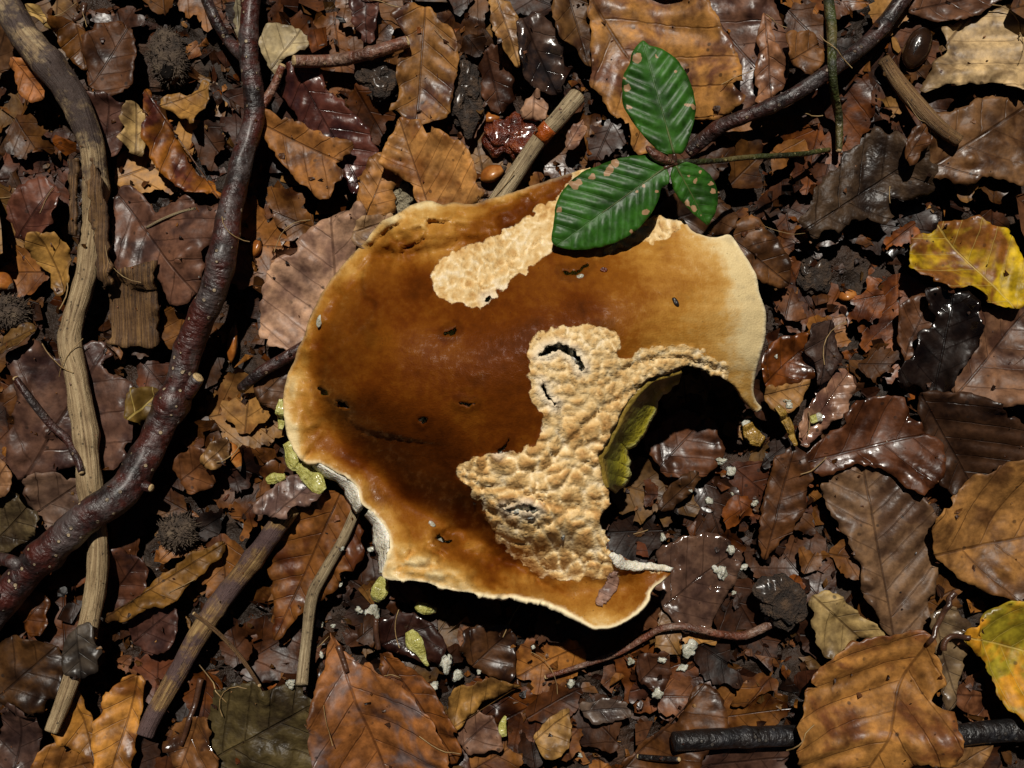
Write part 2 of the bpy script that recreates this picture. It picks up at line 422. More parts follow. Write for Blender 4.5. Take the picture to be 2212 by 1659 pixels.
def lay_sheet(outline, spacing, axis, veinsp, pleat=0.0009, fold=0.0, curl_t=0.0, curl_d=0.0, warp=0.002, stiff=4, seed=0, mr_=2, gap=0.0003, zceil=None):
    """outline in metres; drapes a thin sheet over the height map, returns V3, F, UV and z function"""
    b, t = axis; ax = t - b; L = np.linalg.norm(ax); ax = ax / L; nrm = np.array([-ax[1], ax[0]])
    V2, F = triangulate(outline, spacing)
    lo = outline.min(0) - 0.012; hi = outline.max(0) + 0.007
    i0 = max(0, int((lo[0] - X0) / CELL)); i1 = min(NX, int((hi[0] - X0) / CELL) + 2)
    j0 = max(0, int((lo[1] - Y0) / CELL)); j1 = min(NY, int((hi[1] - Y0) / CELL) + 2)
    sub = Hm[j0:j1, i0:i1]
    ds = pdist(outline, np.stack([gxx[j0:j1, i0:i1].ravel(), gyy[j0:j1, i0:i1].ravel()], 1)).reshape(sub.shape)
    ins = inside(outline, np.stack([gxx[j0:j1, i0:i1].ravel(), gyy[j0:j1, i0:i1].ravel()], 1)).reshape(sub.shape) | (ds < 0.002)
    med = np.median(sub[ins]) if ins.any() else sub.mean()
    sub2 = np.where(ins, sub, med)
    E = blur(maxf(sub2, mr_), stiff)
    E = np.maximum(E, sub2 + gap * 0.3)
    E = np.where(ins, E, blur(E, 2))
    G = Hm.copy(); G[j0:j1, i0:i1] = E
    def zf(x, y):
        r = np.stack([x, y], -1) - b; al = r @ ax; d = r @ nrm
        ph = al / veinsp - 0.72 * np.abs(d) / veinsp - 0.035 * (d / veinsp) ** 2 + (d > 0) * 0.47
        s_ = pleat * (0.5 - 0.5 * np.cos(2 * math.pi * ph)) * np.clip(np.abs(d) / (0.6 * veinsp), 0, 1)
        s_ = s_ + fold * np.abs(d) + curl_t * (2 * al / L - 1) ** 2 + curl_d * (d / (0.33 * L)) ** 2
        s_ = s_ + warp * (fbm(x * 45 + seed * 7.3, y * 45 + seed * 3.7, seed % 50, 2)) * 1.2
        return samp(G, x, y) + s_, al, d
    z, al, d = zf(V2[:, 0], V2[:, 1])
    de = pdist(outline, V2)
    z = z + 0.0022 * (1 - sstep(0, 0.0055, de)) * (fbm(V2[:, 0] * 190 + seed, V2[:, 1] * 190, seed % 60, 2) - 0.35)
    mn = min(0.0, float((z - samp(Hm, V2[:, 0], V2[:, 1])).min()))
    z = z - mn + gap
    if zceil is not None: z = np.minimum(z, zceil)
    V = np.column_stack([V2, z])
    splat(V)
    uv = np.stack([al / veinsp, d / veinsp], -1)
    return V, F, uv, (lambda x, y: zf(x, y)[0] - mn + gap), L

def jag(outline, amp, freq, seed):
    d = np.roll(outline, -1, 0) - np.roll(outline, 1, 0); d /= np.linalg.norm(d, axis=1)[:, None] + 1e-12
    n = np.stack([-d[:, 1], d[:, 0]], 1)
    k = (vnoise(outline[:, 0] * freq + seed, outline[:, 1] * freq + seed * 1.7, seed % 97) - 0.5) + 0.5 * (vnoise(outline[:, 0] * freq * 3 + seed, outline[:, 1] * freq * 3, seed % 89) - 0.5)
    return outline + n * (amp * 2 * k)[:, None]

def bites(outline, seed, cnt=5, depth=0.10):
    R = np.random.default_rng(seed * 13 + 1); o = outline.copy(); c = o.mean(0); size = np.ptp(o, axis=0).min(); N = len(o)
    arc = np.concatenate([[0], np.cumsum(np.linalg.norm(np.diff(o, axis=0), axis=1))])
    for _ in range(int(R.integers(1, cnt + 1))):
        i = int(R.integers(N)); w_ = R.uniform(0.0011, 0.0042); dp = R.uniform(0.3, 1.0) * depth * size
        da = np.abs(arc - arc[i]); da = np.minimum(da, arc[-1] - da)
        k = np.clip(1 - (da / w_) ** 2, 0, 1) ** (0.5 if R.random() < .6 else 1.5)
        v = c - o[i]; v /= np.linalg.norm(v) + 1e-9
        o = o + k[:, None] * v * dp
    return o

LEAFN = [0]
def leaf(label, col, poly, axis, tint=None, wet=0.3, vsp=45, name='fallen_leaf', cat='leaf', mat='leaf', midrib=True, petiole=None,
         jagged=1.0, group=None, sp=0.0013, z0=None, solid=True, attrs=None, **kw):
    LEAFN[0] += 1; seed = LEAFN[0]
    if mat == 'leaf' and max(col) >= 130:
        col = tuple(min(225, a * 1.13) for a in col); tint = tuple(a * 1.13 for a in tint) if tint is not None else None
    P = np.array(poly, float)
    c = P.mean(0); z = samp(Hm, *W2(c[0], c[1], 0.0)) + 0.002 if z0 is None else z0
    out = catmull(W2(P[:, 0], P[:, 1], z), 0.0011, tension=0.36)
    out = jag(bites(out, seed, 4, 0.09), 0.0009 * jagged, 300, seed)
    A = (W2(axis[0], axis[1], z), W2(axis[2], axis[3], z))
    rr_ = np.random.default_rng(seed + 900)
    for k_, a_, b_ in (('fold', -.02, .13), ('curl_d', 0, .0018), ('curl_t', 0, .002)): kw.setdefault(k_, rr_.uniform(a_, b_))
    V, F, uv, zf, L = lay_sheet(out, sp, A, vsp * S, seed=seed, **kw)
    o = mk(name, V, F, M[mat], uv=uv)
    c1 = lin(col) * np.array([0.98, 0.89, 0.69]) * 0.76; o.color = (*c1, 1)
    t2 = lin(tint) * np.array([0.98, 0.88, 0.70]) * 0.62 if tint is not None else np.array([c1[0] * 0.42, c1[1] * 0.38, c1[2] * 0.42])
    o['tint'] = [float(a) for a in t2]; o['wet'] = float(wet)
    if solid:
        m = o.modifiers.new('thickness', 'SOLIDIFY'); m.thickness = 0.00028; m.offset = 1
    tag(o, label, cat, group)
    if midrib:
        al = np.linspace(0.02, 0.97, 26)[:, None]; q = A[0] + (A[1] - A[0]) * al
        ok = inside(out, q)
        q = q[ok]
        if len(q) > 6:
            q3 = np.column_stack([q, zf(q[:, 0], q[:, 1]) + 0.00005])
            tt = np.linspace(0, 1, len(q))
            v, f, u = tube(q3, 0.00036 * (1 - 0.7 * tt), 6)
            r = mk('midrib', v, f, M[mat], o, uv=u * 0 + np.array([0.3, 0.02])); r.color = (*(c1 * (0.75 if mat == 'leaf' else 1.1)), 1)
            r['tint'] = [float(a) for a in c1 * 0.6]; r['wet'] = float(wet)
    if petiole:
        q = np.array(petiole, float); zz = float(zf(*A[0][None].T)[0]) if inside(out, A[0][None])[0] else z
        q = W2(q[:, 0], q[:, 1], z); q = catmull(q, 0.002, False)
        hz = samp(Hm, q[:, 0], q[:, 1]); zp = np.maximum(hz, hz.mean()) + 0.0008
        v, f, u = tube(np.column_stack([q, zp]), np.linspace(0.0008, 0.0011, len(q)), 7)
        mk('petiole', v, f, M['petiole'], o, uv=u)
    return o

def stick(name, label, cat, pts, rad, mat, sink=0.25, noise=0.10, seed=0, sides=16, cutends=(True, True), stiff=0.5, knots=0, extra=None, parent=None, bark=None, lift=0.0, zs=None, nscale=60):
    P = np.array(pts, float); R = np.interp(np.linspace(0, 1, len(P)), np.linspace(0, 1, len(rad)), rad) * S
    q = catmull(np.column_stack([P, R / S * 1.0]), 9, False)
    px = q[:, :2]; r = q[:, 2] * S
    rk = np.random.default_rng(seed + 50); tk = np.linspace(0, 1, len(r))
    for _ in range(knots): r = r * (1 + rk.uniform(.05, .14) * np.exp(-((tk - rk.uniform(0.03, .97)) / rk.uniform(.008, .02)) ** 2))
    xy = W2(px[:, 0], px[:, 1], 0.004)
    if zs is None:
        k = np.array([samp(Hm, xy[:, 0] + a * r, xy[:, 1] + b_ * r) for a in (-0.7, 0, 0.7) for b_ in (-0.7, 0, 0.7)]).max(0)
        n = len(k); m = max(2, int(n * stiff * 0.5))
        kp = np.pad(k, m, mode='edge'); ker = np.hanning(2 * m + 3)[1:-1]; ker /= ker.sum()
        sm = np.convolve(kp, ker, 'valid')
        z = sm + 0.35 * max(0, (k - sm).max()) + r * (1 - sink) + lift
    else:
        z = np.interp(np.linspace(0, 1, len(px)), np.linspace(0, 1, len(zs)), zs)
    xy = W2(px[:, 0], px[:, 1], 0.0); xy = xy * ((HC - z) / HC)[:, None]
    P3 = np.column_stack([xy, z])
    V, F, UV = tube(P3, r, sides, noise=noise, seed=seed, nscale=nscale)
    at = None
    if bark is not None:
        tt = np.repeat(np.linspace(0, 1, len(P3)), sides + 1); at = {'barkw': np.interp(tt, np.linspace(0, 1, len(bark)), bark)}
    o = mk(name, V, F, M[mat], parent, uv=UV, attrs=at)
    splat(V)
    # top cells under the middle line too
    for a in (-0.5, 0, 0.5): splat(P3 + np.array([0, 0, 0]) + np.column_stack([r * a, r * 0, r * 0.9]))
    if parent is None: tag(o, label, cat)
    T = np.gradient(P3, axis=0); T /= np.linalg.norm(T, axis=1)[:, None]
    for e, use in zip((0, -1), cutends):
        if use:
            d = T[e] * (1 if e else -1); c0 = P3[e]
            v, f, u = tube(np.array([c0 - d * 0.0004, c0 + d * 0.00035, c0 + d * 0.0006]), np.array([0.93, 0.9, 0.55]) * r[e], sides, noise=noise, seed=seed, nscale=nscale)
            mk('cut_end', v, f, M['cut'], o, uv=u)
    return o, P3, r

# ------------------------------------------------------------------ ground: one sheet to the horizon
g1 = np.concatenate([-np.geomspace(0.3, 40, 26)[::-1], np.linspace(-0.28, 0.28, 113), np.geomspace(0.3, 40, 26)])
GX, GY = np.meshgrid(g1, g1)
GZ = soilz(GX, GY); n = len(g1)
far = np.clip((np.hypot(GX, GY) - 0.5) / 3, 0, 1); GZ = GZ * (1 - far) + far * (0.10 * (fbm(GX * 0.5, GY * 0.5, 5) - 0.5) - 0.01)
i = (np.arange(n - 1)[:, None] * n + np.arange(n - 1)[None]).ravel()
gr = mk('ground', np.column_stack([GX.ravel(), GY.ravel(), GZ.ravel()]), np.stack([i, i + 1, i + n + 1, i + n], 1), M['soil'], origin=np.zeros(3))
tag(gr, 'dark brown forest soil under the leaf litter', 'ground', kind='structure')

# ------------------------------------------------------------------ crumbled litter (uncountable): chips, and the leaf carpet outside the picture
PAL = [((128, 90, 50), (74, 44, 28), 'brown'), ((102, 66, 38), (54, 32, 22), 'dark brown'), ((150, 110, 62), (96, 62, 38), 'tan'), ((126, 92, 72), (80, 54, 44), 'pinkish brown'), ((76, 48, 30), (38, 24, 17), 'dark brown'),
       ((160, 118, 64), (100, 62, 30), 'golden tan'), ((104, 66, 50), (54, 34, 28), 'reddish brown'), ((66, 43, 30), (32, 21, 16), 'blackish brown'), ((138, 86, 34), (76, 42, 20), 'orange-brown'), ((176, 146, 98), (122, 90, 54), 'cream'), ((116, 80, 44), (64, 40, 25), 'brown')]
def chips(name, label, cnt, smin, smax, xr, yr, seed, tilt, pal, avoid=None, pts=None, lift=0.0, wetmax=0.5):
    R = np.random.default_rng(seed); VV = []; FF = []; C1 = []; C2 = []; WW = []; UVs = []; off = 0
    for k in range(cnt):
        s_ = smin * (smax / smin) ** (R.random() ** 1.6)
        x, y = R.uniform(*xr), R.uniform(*yr)
        if avoid is not None and avoid(x, y): continue
        z = float(samp(Hm, x, y)) + lift
        m = int(R.integers(5, 9)); a = np.sort(R.uniform(0, 2 * math.pi, m)) ; rr = s_ * R.uniform(0.55, 1.0, m)
        asp = R.uniform(0.35, 1.0)
        ring = np.stack([np.cos(a) * rr, np.sin(a) * rr * asp], 1)
        inn = ring * 0.45
        loc = np.concatenate([[[0, 0]], inn, ring]); cu = R.uniform(-0.5, 0.7) / s_
        zz = cu * loc[:, 0] ** 2 * 0.8 + R.uniform(-0.4, 0.4) * loc[:, 1] + R.normal(0, 0.06 * s_, len(loc))
        th = R.uniform(0, 2 * math.pi); ct, st = math.cos(th), math.sin(th)
        tx, ty = R.normal(0, tilt, 2)
        zz = zz + tx * loc[:, 0] + ty * loc[:, 1]
        X = loc[:, 0] * ct - loc[:, 1] * st + x; Y = loc[:, 0] * st + loc[:, 1] * ct + y
        Z = z - zz.min() * 0.6 + zz + 0.0002
        VV.append(np.column_stack([X, Y, Z])); UVs.append(loc / 0.004 + 3.3)
        for q in range(m):
            p = (q + 1) % m
            FF.append([off, off + 1 + q, off + 1 + p]); FF.append([off + 1 + q, off + 1 + m + q, off + 1 + m + p, off + 1 + p])
        c = pal[int(R.integers(len(pal)))]; f = (0.20 + 0.66 * R.random() ** 1.5) * np.array([0.80, 0.62, 0.40])
        C1 += [lin(c[0]) * f] * len(loc); C2 += [lin(c[1]) * f] * len(loc); WW += [R.random() ** 2 * wetmax] * len(loc)
        off += len(loc)
    V = np.concatenate(VV); 
    o = mk(name, V, FF, M['litter'], uv=np.concatenate(UVs), attrs={'c1': C1, 'c2': C2, 'wetv': WW}, origin=np.zeros(3))
    splat(V[np.random.default_rng(1).random(len(V)) < 0.35], -0.0006)
    tag(o, label, 'leaf litter', kind='stuff'); return o

chips('leaf_crumbs', 'dark crumbled bits of rotted leaves between and under the larger leaves', 5200, 0.0015, 0.008, (-0.23, 0.23), (-0.18, 0.18), 11, 0.35, PAL[1:])

def ovate(L, Wd, R, n=34, torn=0.0):
    t = np.linspace(0.0, 1.0, n); h = np.sin(math.pi * t ** 0.82) ** 0.85 * Wd / 2
    wv = 1 + 0.05 * np.sin(t * 52 + R.uniform(0, 6))
    a = np.stack([t * L, h * wv], 1); b_ = np.stack([t * L, -h * (2 - wv)], 1)[::-1]
    o = np.concatenate([a, b_[1:-1]])
    if torn:
        q = R.uniform(0.35, 0.8) * L; s_ = R.uniform(-1.2, 1.2)
        cut = q + s_ * o[:, 1] + 0.004 * (vnoise(o[:, 1] * 400, o[:, 1] * 0 + R.uniform(0, 99), 5) - 0.5)
        o[:, 0] = np.minimum(o[:, 0], cut)
        keep = np.concatenate([[True], np.linalg.norm(np.diff(o, axis=0), axis=1) > 1e-4]); o = o[keep]
    return o

# carpet beyond the picture's edges, one uncountable mass
def carpet():
    R = np.random.default_rng(5); VV = []; FF = []; C1 = []; C2 = []; WW = []; UVs = []; off = 0
    for k in range(2300):
        r_ = R.random(); x, y = R.uniform(-0.62, 0.62), R.uniform(-0.55, 0.55)
        if abs(x) < 0.185 and abs(y) < 0.142: continue
        L = R.uniform(0.03, 0.06); Wd = L * R.uniform(0.5, 0.72)
        t = np.linspace(0, 1, 9); hw = np.sin(math.pi * t ** 0.82) ** 0.85 * Wd / 2; hw[0] = hw[-1] = 0.0008
        loc = np.stack([np.broadcast_to((t * L - L / 2)[:, None], (9, 5)), hw[:, None] * np.linspace(-1, 1, 5)[None]], -1).reshape(-1, 2)
        th = R.uniform(0, 6.283); ct, st = math.cos(th), math.sin(th)
        fo = R.uniform(-0.25, 0.35); cu = R.uniform(-3, 7); tx, ty = R.normal(0, 0.10, 2)
        zz = fo * np.abs(loc[:, 1]) + cu * loc[:, 0] ** 2 + tx * loc[:, 0] + ty * loc[:, 1] + R.normal(0, 0.0006, len(loc))
        X = loc[:, 0] * ct - loc[:, 1] * st + x; Y = loc[:, 0] * st + loc[:, 1] * ct + y
        Z = soilz(np.array([x]), np.array([y]))[0] + R.uniform(0.003, 0.014) + zz - zz.min() * 0.7
        VV.append(np.column_stack([X, Y, Z])); UVs.append(np.stack([loc[:, 0] + L / 2, loc[:, 1]], 1) / 0.0065)
        for a in range(8):
            for b_ in range(4):
                q = off + a * 5 + b_; FF.append([q, q + 1, q + 6, q + 5])
        c = PAL[int(R.integers(len(PAL)))]; f = (0.20 + 0.66 * R.random() ** 1.5) * np.array([0.80, 0.62, 0.40])
        C1 += [lin(c[0]) * f] * 45; C2 += [lin(c[1]) * f] * 45; WW += [R.random() ** 2 * 0.5] * 45; off += 45
    o = mk('leaf_litter', np.concatenate(VV), FF, M['litter'], uv=np.concatenate(UVs), attrs={'c1': C1, 'c2': C2, 'wetv': WW}, origin=np.zeros(3))
    tag(o, 'carpet of fallen brown leaves on the forest floor all around', 'leaf litter', kind='stuff')
carpet()

CAPIN = [(690, 680), (830, 540), (1200, 470), (1500, 560), (1590, 700), (1480, 760), (1300, 900), (1260, 1180), (1100, 1200), (880, 1130), (680, 950)]
capin_w = W2(*np.array(CAPIN, float).T, 0.02)
# ------------------------------------------------------------------ lower layer of whole and torn leaves, half hidden by what lies on them
FILL = []
def filler(cnt, lr, seed, name, torn, xr=(-0.178, 0.178), yr=(-0.136, 0.136), mind=0.016, flatk=1.0):
    R = np.random.default_rng(seed); pts = []; tries = 0
    while len(pts) < cnt and tries < 20000:
        tries += 1; p = np.array([R.uniform(*xr), R.uniform(*yr)])
        if inside(capin_w, p[None])[0]: continue
        if all(np.hypot(*(p - q)) > mind for q in pts): pts.append(p)
    for p in pts:
        LEAFN[0] += 1
        L = R.uniform(*lr); Wd = L * R.uniform(0.5, 0.75); o = ovate(L, Wd, R, torn=1.0 if R.random() < torn else 0)
        o = o - o.mean(0); th = R.uniform(0, 6.283); ct, st = math.cos(th), math.sin(th); rot = np.array([[ct, st], [-st, ct]])
        b_ = np.array([o[:, 0].min(), 0]) @ rot + p; t_ = np.array([o[:, 0].min() + L, 0]) @ rot + p
        out = jag(bites(catmull(o @ rot + p, 0.0014, tension=0.3), LEAFN[0], 6, 0.16), 0.0011, 280, LEAFN[0])
        V, F, uv, zf, _ = lay_sheet(out, 0.0021, (b_, t_), R.uniform(0.005, 0.0075), pleat=0.0003, fold=R.uniform(-0.03, 0.12) * flatk, curl_d=R.uniform(0, 0.0025) * flatk,
                                    curl_t=R.uniform(0, 0.003) * flatk, warp=R.uniform(0.0006, 0.0025) * flatk, stiff=4, seed=LEAFN[0])
        ob = mk(name, V, F, M['leaf'], uv=uv)
        c = PAL[int(R.integers(len(PAL)))]; f = 0.28 + 0.72 * R.random() ** 1.4
        f = f * np.array([0.80, 0.62, 0.40]); ob.color = (*(lin(c[0]) * f), 1); ob['tint'] = [float(a) for a in lin(c[1]) * f]; ob['wet'] = float(R.random() ** 1.5 * 0.8)
        ob['wet'] = float(R.random() ** 2 * 0.7); FILL.append((ob, V, c[2], name, L))
filler(120, (0.030, 0.052), 21, 'buried_leaf', 0.45, mind=0.019)
chips('leaf_crumbs', 'small brown leaf crumbs and bark bits caught in the gaps of the litter', 2600, 0.0012, 0.006, (-0.18, 0.18), (-0.137, 0.137), 12, 0.45, PAL)
filler(210, (0.013, 0.030), 22, 'leaf_scrap', 0.85, mind=0.0105, flatk=0.8)
# ------------------------------------------------------------------ the single leaves of the photograph, lowest first
L_ = leaf
# upper left
L_('plain brown leaf lying left of the forked end of the pale bare stick', (92, 66, 46), [(-15, 20), (22, 40), (45, 95), (40, 140), (10, 165), (-20, 150)], (-20, 160, 45, 40))
L_('tan-orange leaf half tucked under the bark-covered stick', (150, 100, 60), [(40, 138), (80, 148), (98, 180), (108, 214), (78, 222), (55, 218), (40, 190)], (45, 140, 100, 215), vsp=30)
L_('reddish mauve wet leaf beside the bark-covered stick', (112, 72, 62), [(50, 400), (95, 380), (132, 425), (122, 478), (88, 520), (55, 528), (25, 500), (22, 450)], (30, 520, 120, 400), wet=.6)
L_('pale tan leaf with ragged edge next to the top of the bare pale wood', (168, 134, 78), [(82, 542), (100, 513), (140, 515), (168, 540), (162, 605), (138, 640), (110, 595)], (150, 640, 110, 515), wet=.15)
L_('brown leaf with a pale cream fold, by the stick near the top edge', (160, 138, 92), [(82, 30), (110, 32), (130, 70), (118, 76), (95, 60)], (85, 32, 130, 75), midrib=False)
L_('small orange-brown leaf with a dark stalk pointing up', (122, 82, 36), [(132, 62), (170, 52), (200, 85), (198, 130), (188, 152), (165, 140), (140, 105)], (172, 52, 188, 150), petiole=[(172, 52), (180, 30), (184, 8)], vsp=30)
L_('dark brown leaf between the bark-covered stick and the spiny husk', (88, 58, 38), [(205, 60), (270, 50), (300, 120), (285, 200), (235, 215), (195, 190), (190, 120)], (200, 200, 280, 60))
L_('dull mauve leaf beside the peeling bark of the bare stick', (98, 70, 66), [(212, 224), (250, 215), (288, 238), (282, 292), (266, 346), (232, 342), (215, 290)], (235, 345, 260, 220), wet=.5)
L_('small cream-coloured leaf piece above the curved orange leaf', (176, 156, 116), [(290, 228), (316, 238), (326, 300), (318, 335), (286, 336), (274, 308)], (300, 335, 305, 230), midrib=False)
L_('crumpled light tan leaf piece right of the spiny husk', (156, 122, 72), [(352, 232), (378, 214), (422, 205), (452, 176), (464, 230), (448, 292), (418, 275), (390, 258)], (355, 235, 460, 200), vsp=30, warp=.003)
L_('mauve brown leaf with two small holes, between bare stick and red branch', (116, 84, 74), [(246, 408), (292, 402), (340, 450), (400, 430), (450, 440), (486, 450), (472, 520), (446, 592), (420, 648), (372, 660), (340, 606), (250, 598)], (250, 420, 430, 640), (78, 58, 58), wet=.45, vsp=55)
L_('curved orange-brown leaf tapering to a point, left of the red branch', (136, 88, 32), [(318, 200), (340, 214), (366, 262), (395, 318), (430, 372), (470, 404), (484, 434), (440, 428), (396, 408), (355, 374), (330, 322), (320, 262)], (322, 205, 478, 430), (88, 46, 40), wet=.4, vsp=38, fold=.22, curl_d=.002)
# top middle
L_('large wet reddish-purple leaf below the ringed twig', (100, 58, 52), [(636, 150), (692, 148), (722, 200), (764, 250), (815, 296), (812, 372), (770, 420), (712, 330), (650, 270), (616, 200)], (640, 150, 790, 420), (66, 40, 46), wet=.85)
L_('large mottled tan and brown leaf right of the ringed twig', (136, 100, 58), [(848, 40), (885, 18), (930, 24), (966, 62), (990, 108), (994, 165), (975, 205), (962, 262), (900, 274), (842, 246), (866, 200), (858, 150), (880, 92)], (920, 20, 900, 275), (84, 56, 48), vsp=50)
L_('narrow mauve leaf pointing down behind the ringed twig', (98, 64, 60), [(762, -12), (816, -12), (822, 55), (806, 108), (772, 88), (758, 45)], (790, -12, 795, 105), vsp=34, wet=.45)
L_('silvery pale crumpled leaf at the broken end of the ringed twig', (172, 164, 142), [(566, 96), (582, 62), (612, 56), (652, 68), (674, 98), (648, 120), (612, 140), (596, 172), (578, 140)], (580, 165, 650, 70), (120, 110, 90), wet=.1, warp=.003)
L_('thin grey-white strip of leaf beside the upper red branch', (150, 148, 132), [(510, -5), (522, -5), (524, 40), (518, 84), (510, 50)], (515, -5, 518, 84), midrib=False)
L_('brown leaf folded in two with torn notched end', (134, 94, 54), [(582, 250), (640, 264), (716, 304), (772, 320), (788, 346), (756, 350), (744, 368), (754, 386), (736, 410), (716, 442), (672, 418), (640, 382), (600, 334), (574, 300)], (580, 280, 770, 372), (92, 62, 42), fold=.28, vsp=48, wet=.25)
L_('dark red-brown leaf above the reddish knobbly lump', (88, 58, 44), [(1046, 120), (1090, 112), (1112, 170), (1104, 226), (1078, 250), (1052, 232), (1038, 180)], (1050, 120, 1085, 250), wet=.5)
L_('pale tan leaf pointing down at the top edge', (166, 132, 86), [(1056, -14), (1092, 0), (1120, 40), (1134, 86), (1122, 148), (1100, 138), (1078, 96), (1060, 48)], (1070, -14, 1120, 145), vsp=36, fold=.15)
L_('wet bluish-black leaf with a bright wet shine', (84, 66, 62), [(1118, 70), (1168, 50), (1206, 98), (1220, 160), (1206, 204), (1168, 208), (1130, 170)], (1130, 70, 1200, 205), (44, 42, 50), wet=1.0, warp=.0035)
L_('small pinkish leaf tip above the pale broken stick', (154, 126, 114), [(1143, 205), (1164, 199), (1186, 240), (1180, 260), (1152, 264), (1120, 242)], (1155, 200, 1150, 262), midrib=False, wet=.7)
L_('pink-grey leaf scrap right of the orange-banded stick', (146, 116, 104), [(1218, 300), (1236, 270), (1260, 262), (1266, 290), (1250, 326), (1224, 334)], (1220, 330, 1260, 265), vsp=22)
L_('narrow brown leaf along the left side of the big tan leaf', (106, 78, 48), [(1194, -12), (1268, -12), (1274, 70), (1276, 152), (1242, 126), (1202, 92)], (1220, -12, 1268, 150), (80, 54, 40), vsp=46)
L_('mauve leaf with long straight veins behind the big tan leaf', (110, 80, 70), [(1490, -16), (1652, -16), (1690, 72), (1700, 142), (1682, 206), (1628, 232), (1582, 246), (1560, 90)], (1500, -16, 1680, 220), (82, 58, 58), vsp=60, wet=.5)
L_('big tan leaf with dark blotches under the upper green leaf', (158, 118, 70), [(1264, 0), (1238, -34), (1420, -44), (1500, 0), (1546, 60), (1577, 130), (1590, 186), (1590, 238), (1540, 268), (1500, 262), (1424, 322), (1372, 338), (1340, 292), (1298, 224), (1270, 172), (1276, 130), (1268, 60)], (1240, -40, 1480, 330), (108, 74, 60), vsp=80, wet=.35, pleat=.0013)
L_('tan curled leaf just above the mushroom cap, beside the golden leaf', (148, 108, 64), [(800, 366), (832, 334), (872, 352), (884, 384), (866, 424), (858, 466), (800, 488), (778, 430)], (800, 480, 850, 340), vsp=30)
L_('golden tan leaf with strong straight veins at the top rim of the mushroom', (172, 130, 82), [(868, 260), (912, 268), (954, 292), (1000, 320), (1024, 346), (1032, 400), (1046, 428), (1000, 452), (950, 470), (912, 444), (886, 402), (852, 378), (822, 352), (838, 302), (858, 280)], (928, 452, 866, 266), (132, 88, 46), vsp=36, wet=.15, pleat=.0011, curl_d=.002)
L_('large mauve-grey leaf pinned under the left rim of the mushroom', (172, 144, 132), [(790, 446), (740, 470), (690, 482), (640, 530), (600, 570), (572, 622), (558, 700), (576, 744), (622, 756), (690, 736), (760, 640), (810, 540)], (730, 790, 720, 440), (136, 110, 104), vsp=62, wet=.25)
L_('pale leaf corner with a pinhole poking over the mushroom rim', (178, 154, 128), [(766, 490), (800, 466), (842, 458), (850, 480), (826, 512), (788, 546), (768, 524)], (770, 500, 850, 470), midrib=False, wet=.1)
# top right
L_('mauve-brown leaf right of the big tan leaf', (134, 98, 78), [(1652, 20), (1682, 88), (1702, 140), (1692, 190), (1666, 212), (1636, 216), (1640, 120)], (1655, 20, 1670, 212), wet=.5, vsp=40)
L_('plain brown leaf tucked under the dark crossing branch', (124, 88, 56), [(1690, 92), (1738, 82), (1768, 110), (1764, 160), (1730, 176), (1690, 150)], (1690, 150, 1768, 100), vsp=36)
L_('large dull leaf with brown stain right of the loose brown stick', (122, 92, 66), [(1996, 252), (2056, 238), (2082, 220), (2116, 214), (2230, 236), (2240, 400), (2150, 386), (2120, 400), (2060, 392), (2012, 382), (1984, 362)], (1978, 384, 2260, 200), (84, 56, 34), vsp=66, wet=.5)
L_('rotted blackish-brown leaf with ragged edge and felted surface', (74, 60, 50), [(1716, 494), (1730, 442), (1786, 372), (1820, 332), (1882, 294), (1960, 328), (1988, 362), (1994, 412), (1950, 442), (1930, 464), (1900, 492), (1860, 482), (1800, 502), (1742, 514)], (1725, 505, 1980, 340), (48, 38, 34), mat='rotten', wet=.35, vsp=60, jagged=1.6)
L_('small orange-brown leaf between rotted leaf and brown stick', (104, 70, 42), [(1962, 288), (1996, 268), (2008, 300), (1996, 342), (1966, 362), (1950, 330)], (1955, 355, 2000, 275), vsp=24)
L_('pale blotched leaf with bold brown veins in the corner', (186, 168, 140), [(1978, 200), (2006, 152), (2034, 104), (2030, 60), (2090, 44), (2140, 25), (2230, 5), (2244, 150), (2196, 190), (2176, 216), (2132, 196), (2050, 196), (2004, 208)], (1965, 190, 2130, -10), (118, 100, 78), vsp=70, wet=.15, pleat=.0014)
L_('dark mauve leaf overlapping the pale blotched leaf', (108, 78, 64), [(1944, 46), (1958, 8), (1980, -16), (2190, -16), (2132, 24), (2090, 46), (2056, 60), (2000, 60)], (1944, 44, 2190, -20), (84, 58, 48), vsp=52, wet=.55, curl_d=.002)
# right side
L_('dull mauve leaf right of the black wet leaf', (124, 94, 78), [(2092, 662), (2142, 668), (2226, 650), (2232, 862), (2150, 878), (2082, 872), (2038, 832), (2060, 780), (2092, 730)], (2040, 870, 2230, 660), (88, 62, 54), vsp=56)
L_('brown pocket of leaf left of the black wet leaf', (98, 66, 46), [(1938, 660), (1992, 640), (2012, 690), (1982, 730), (1950, 786), (1932, 740)], (1940, 780, 2000, 645), vsp=30, wet=.5)
L_('long black wet leaf, glossy, below the yellow leaf', (34, 25, 24), [(1990, 626), (2060, 622), (2090, 650), (2094, 720), (2076, 770), (2050, 812), (2030, 848), (1980, 848), (1930, 828), (1924, 800), (1968, 762), (1978, 720), (2012, 690), (1996, 660)], (2010, 850, 2050, 625), (22, 17, 17), wet=1.0, vsp=50, curl_d=.002)
L_('dark brown leaf spread under the reddish-brown glossy leaf', (66, 45, 33), [(1960, 846), (2060, 850), (2140, 890), (2190, 960), (2140, 1040), (2060, 1084), (2010, 1030), (1980, 940)], (1965, 850, 2100, 1070), (44, 30, 24), wet=.6)
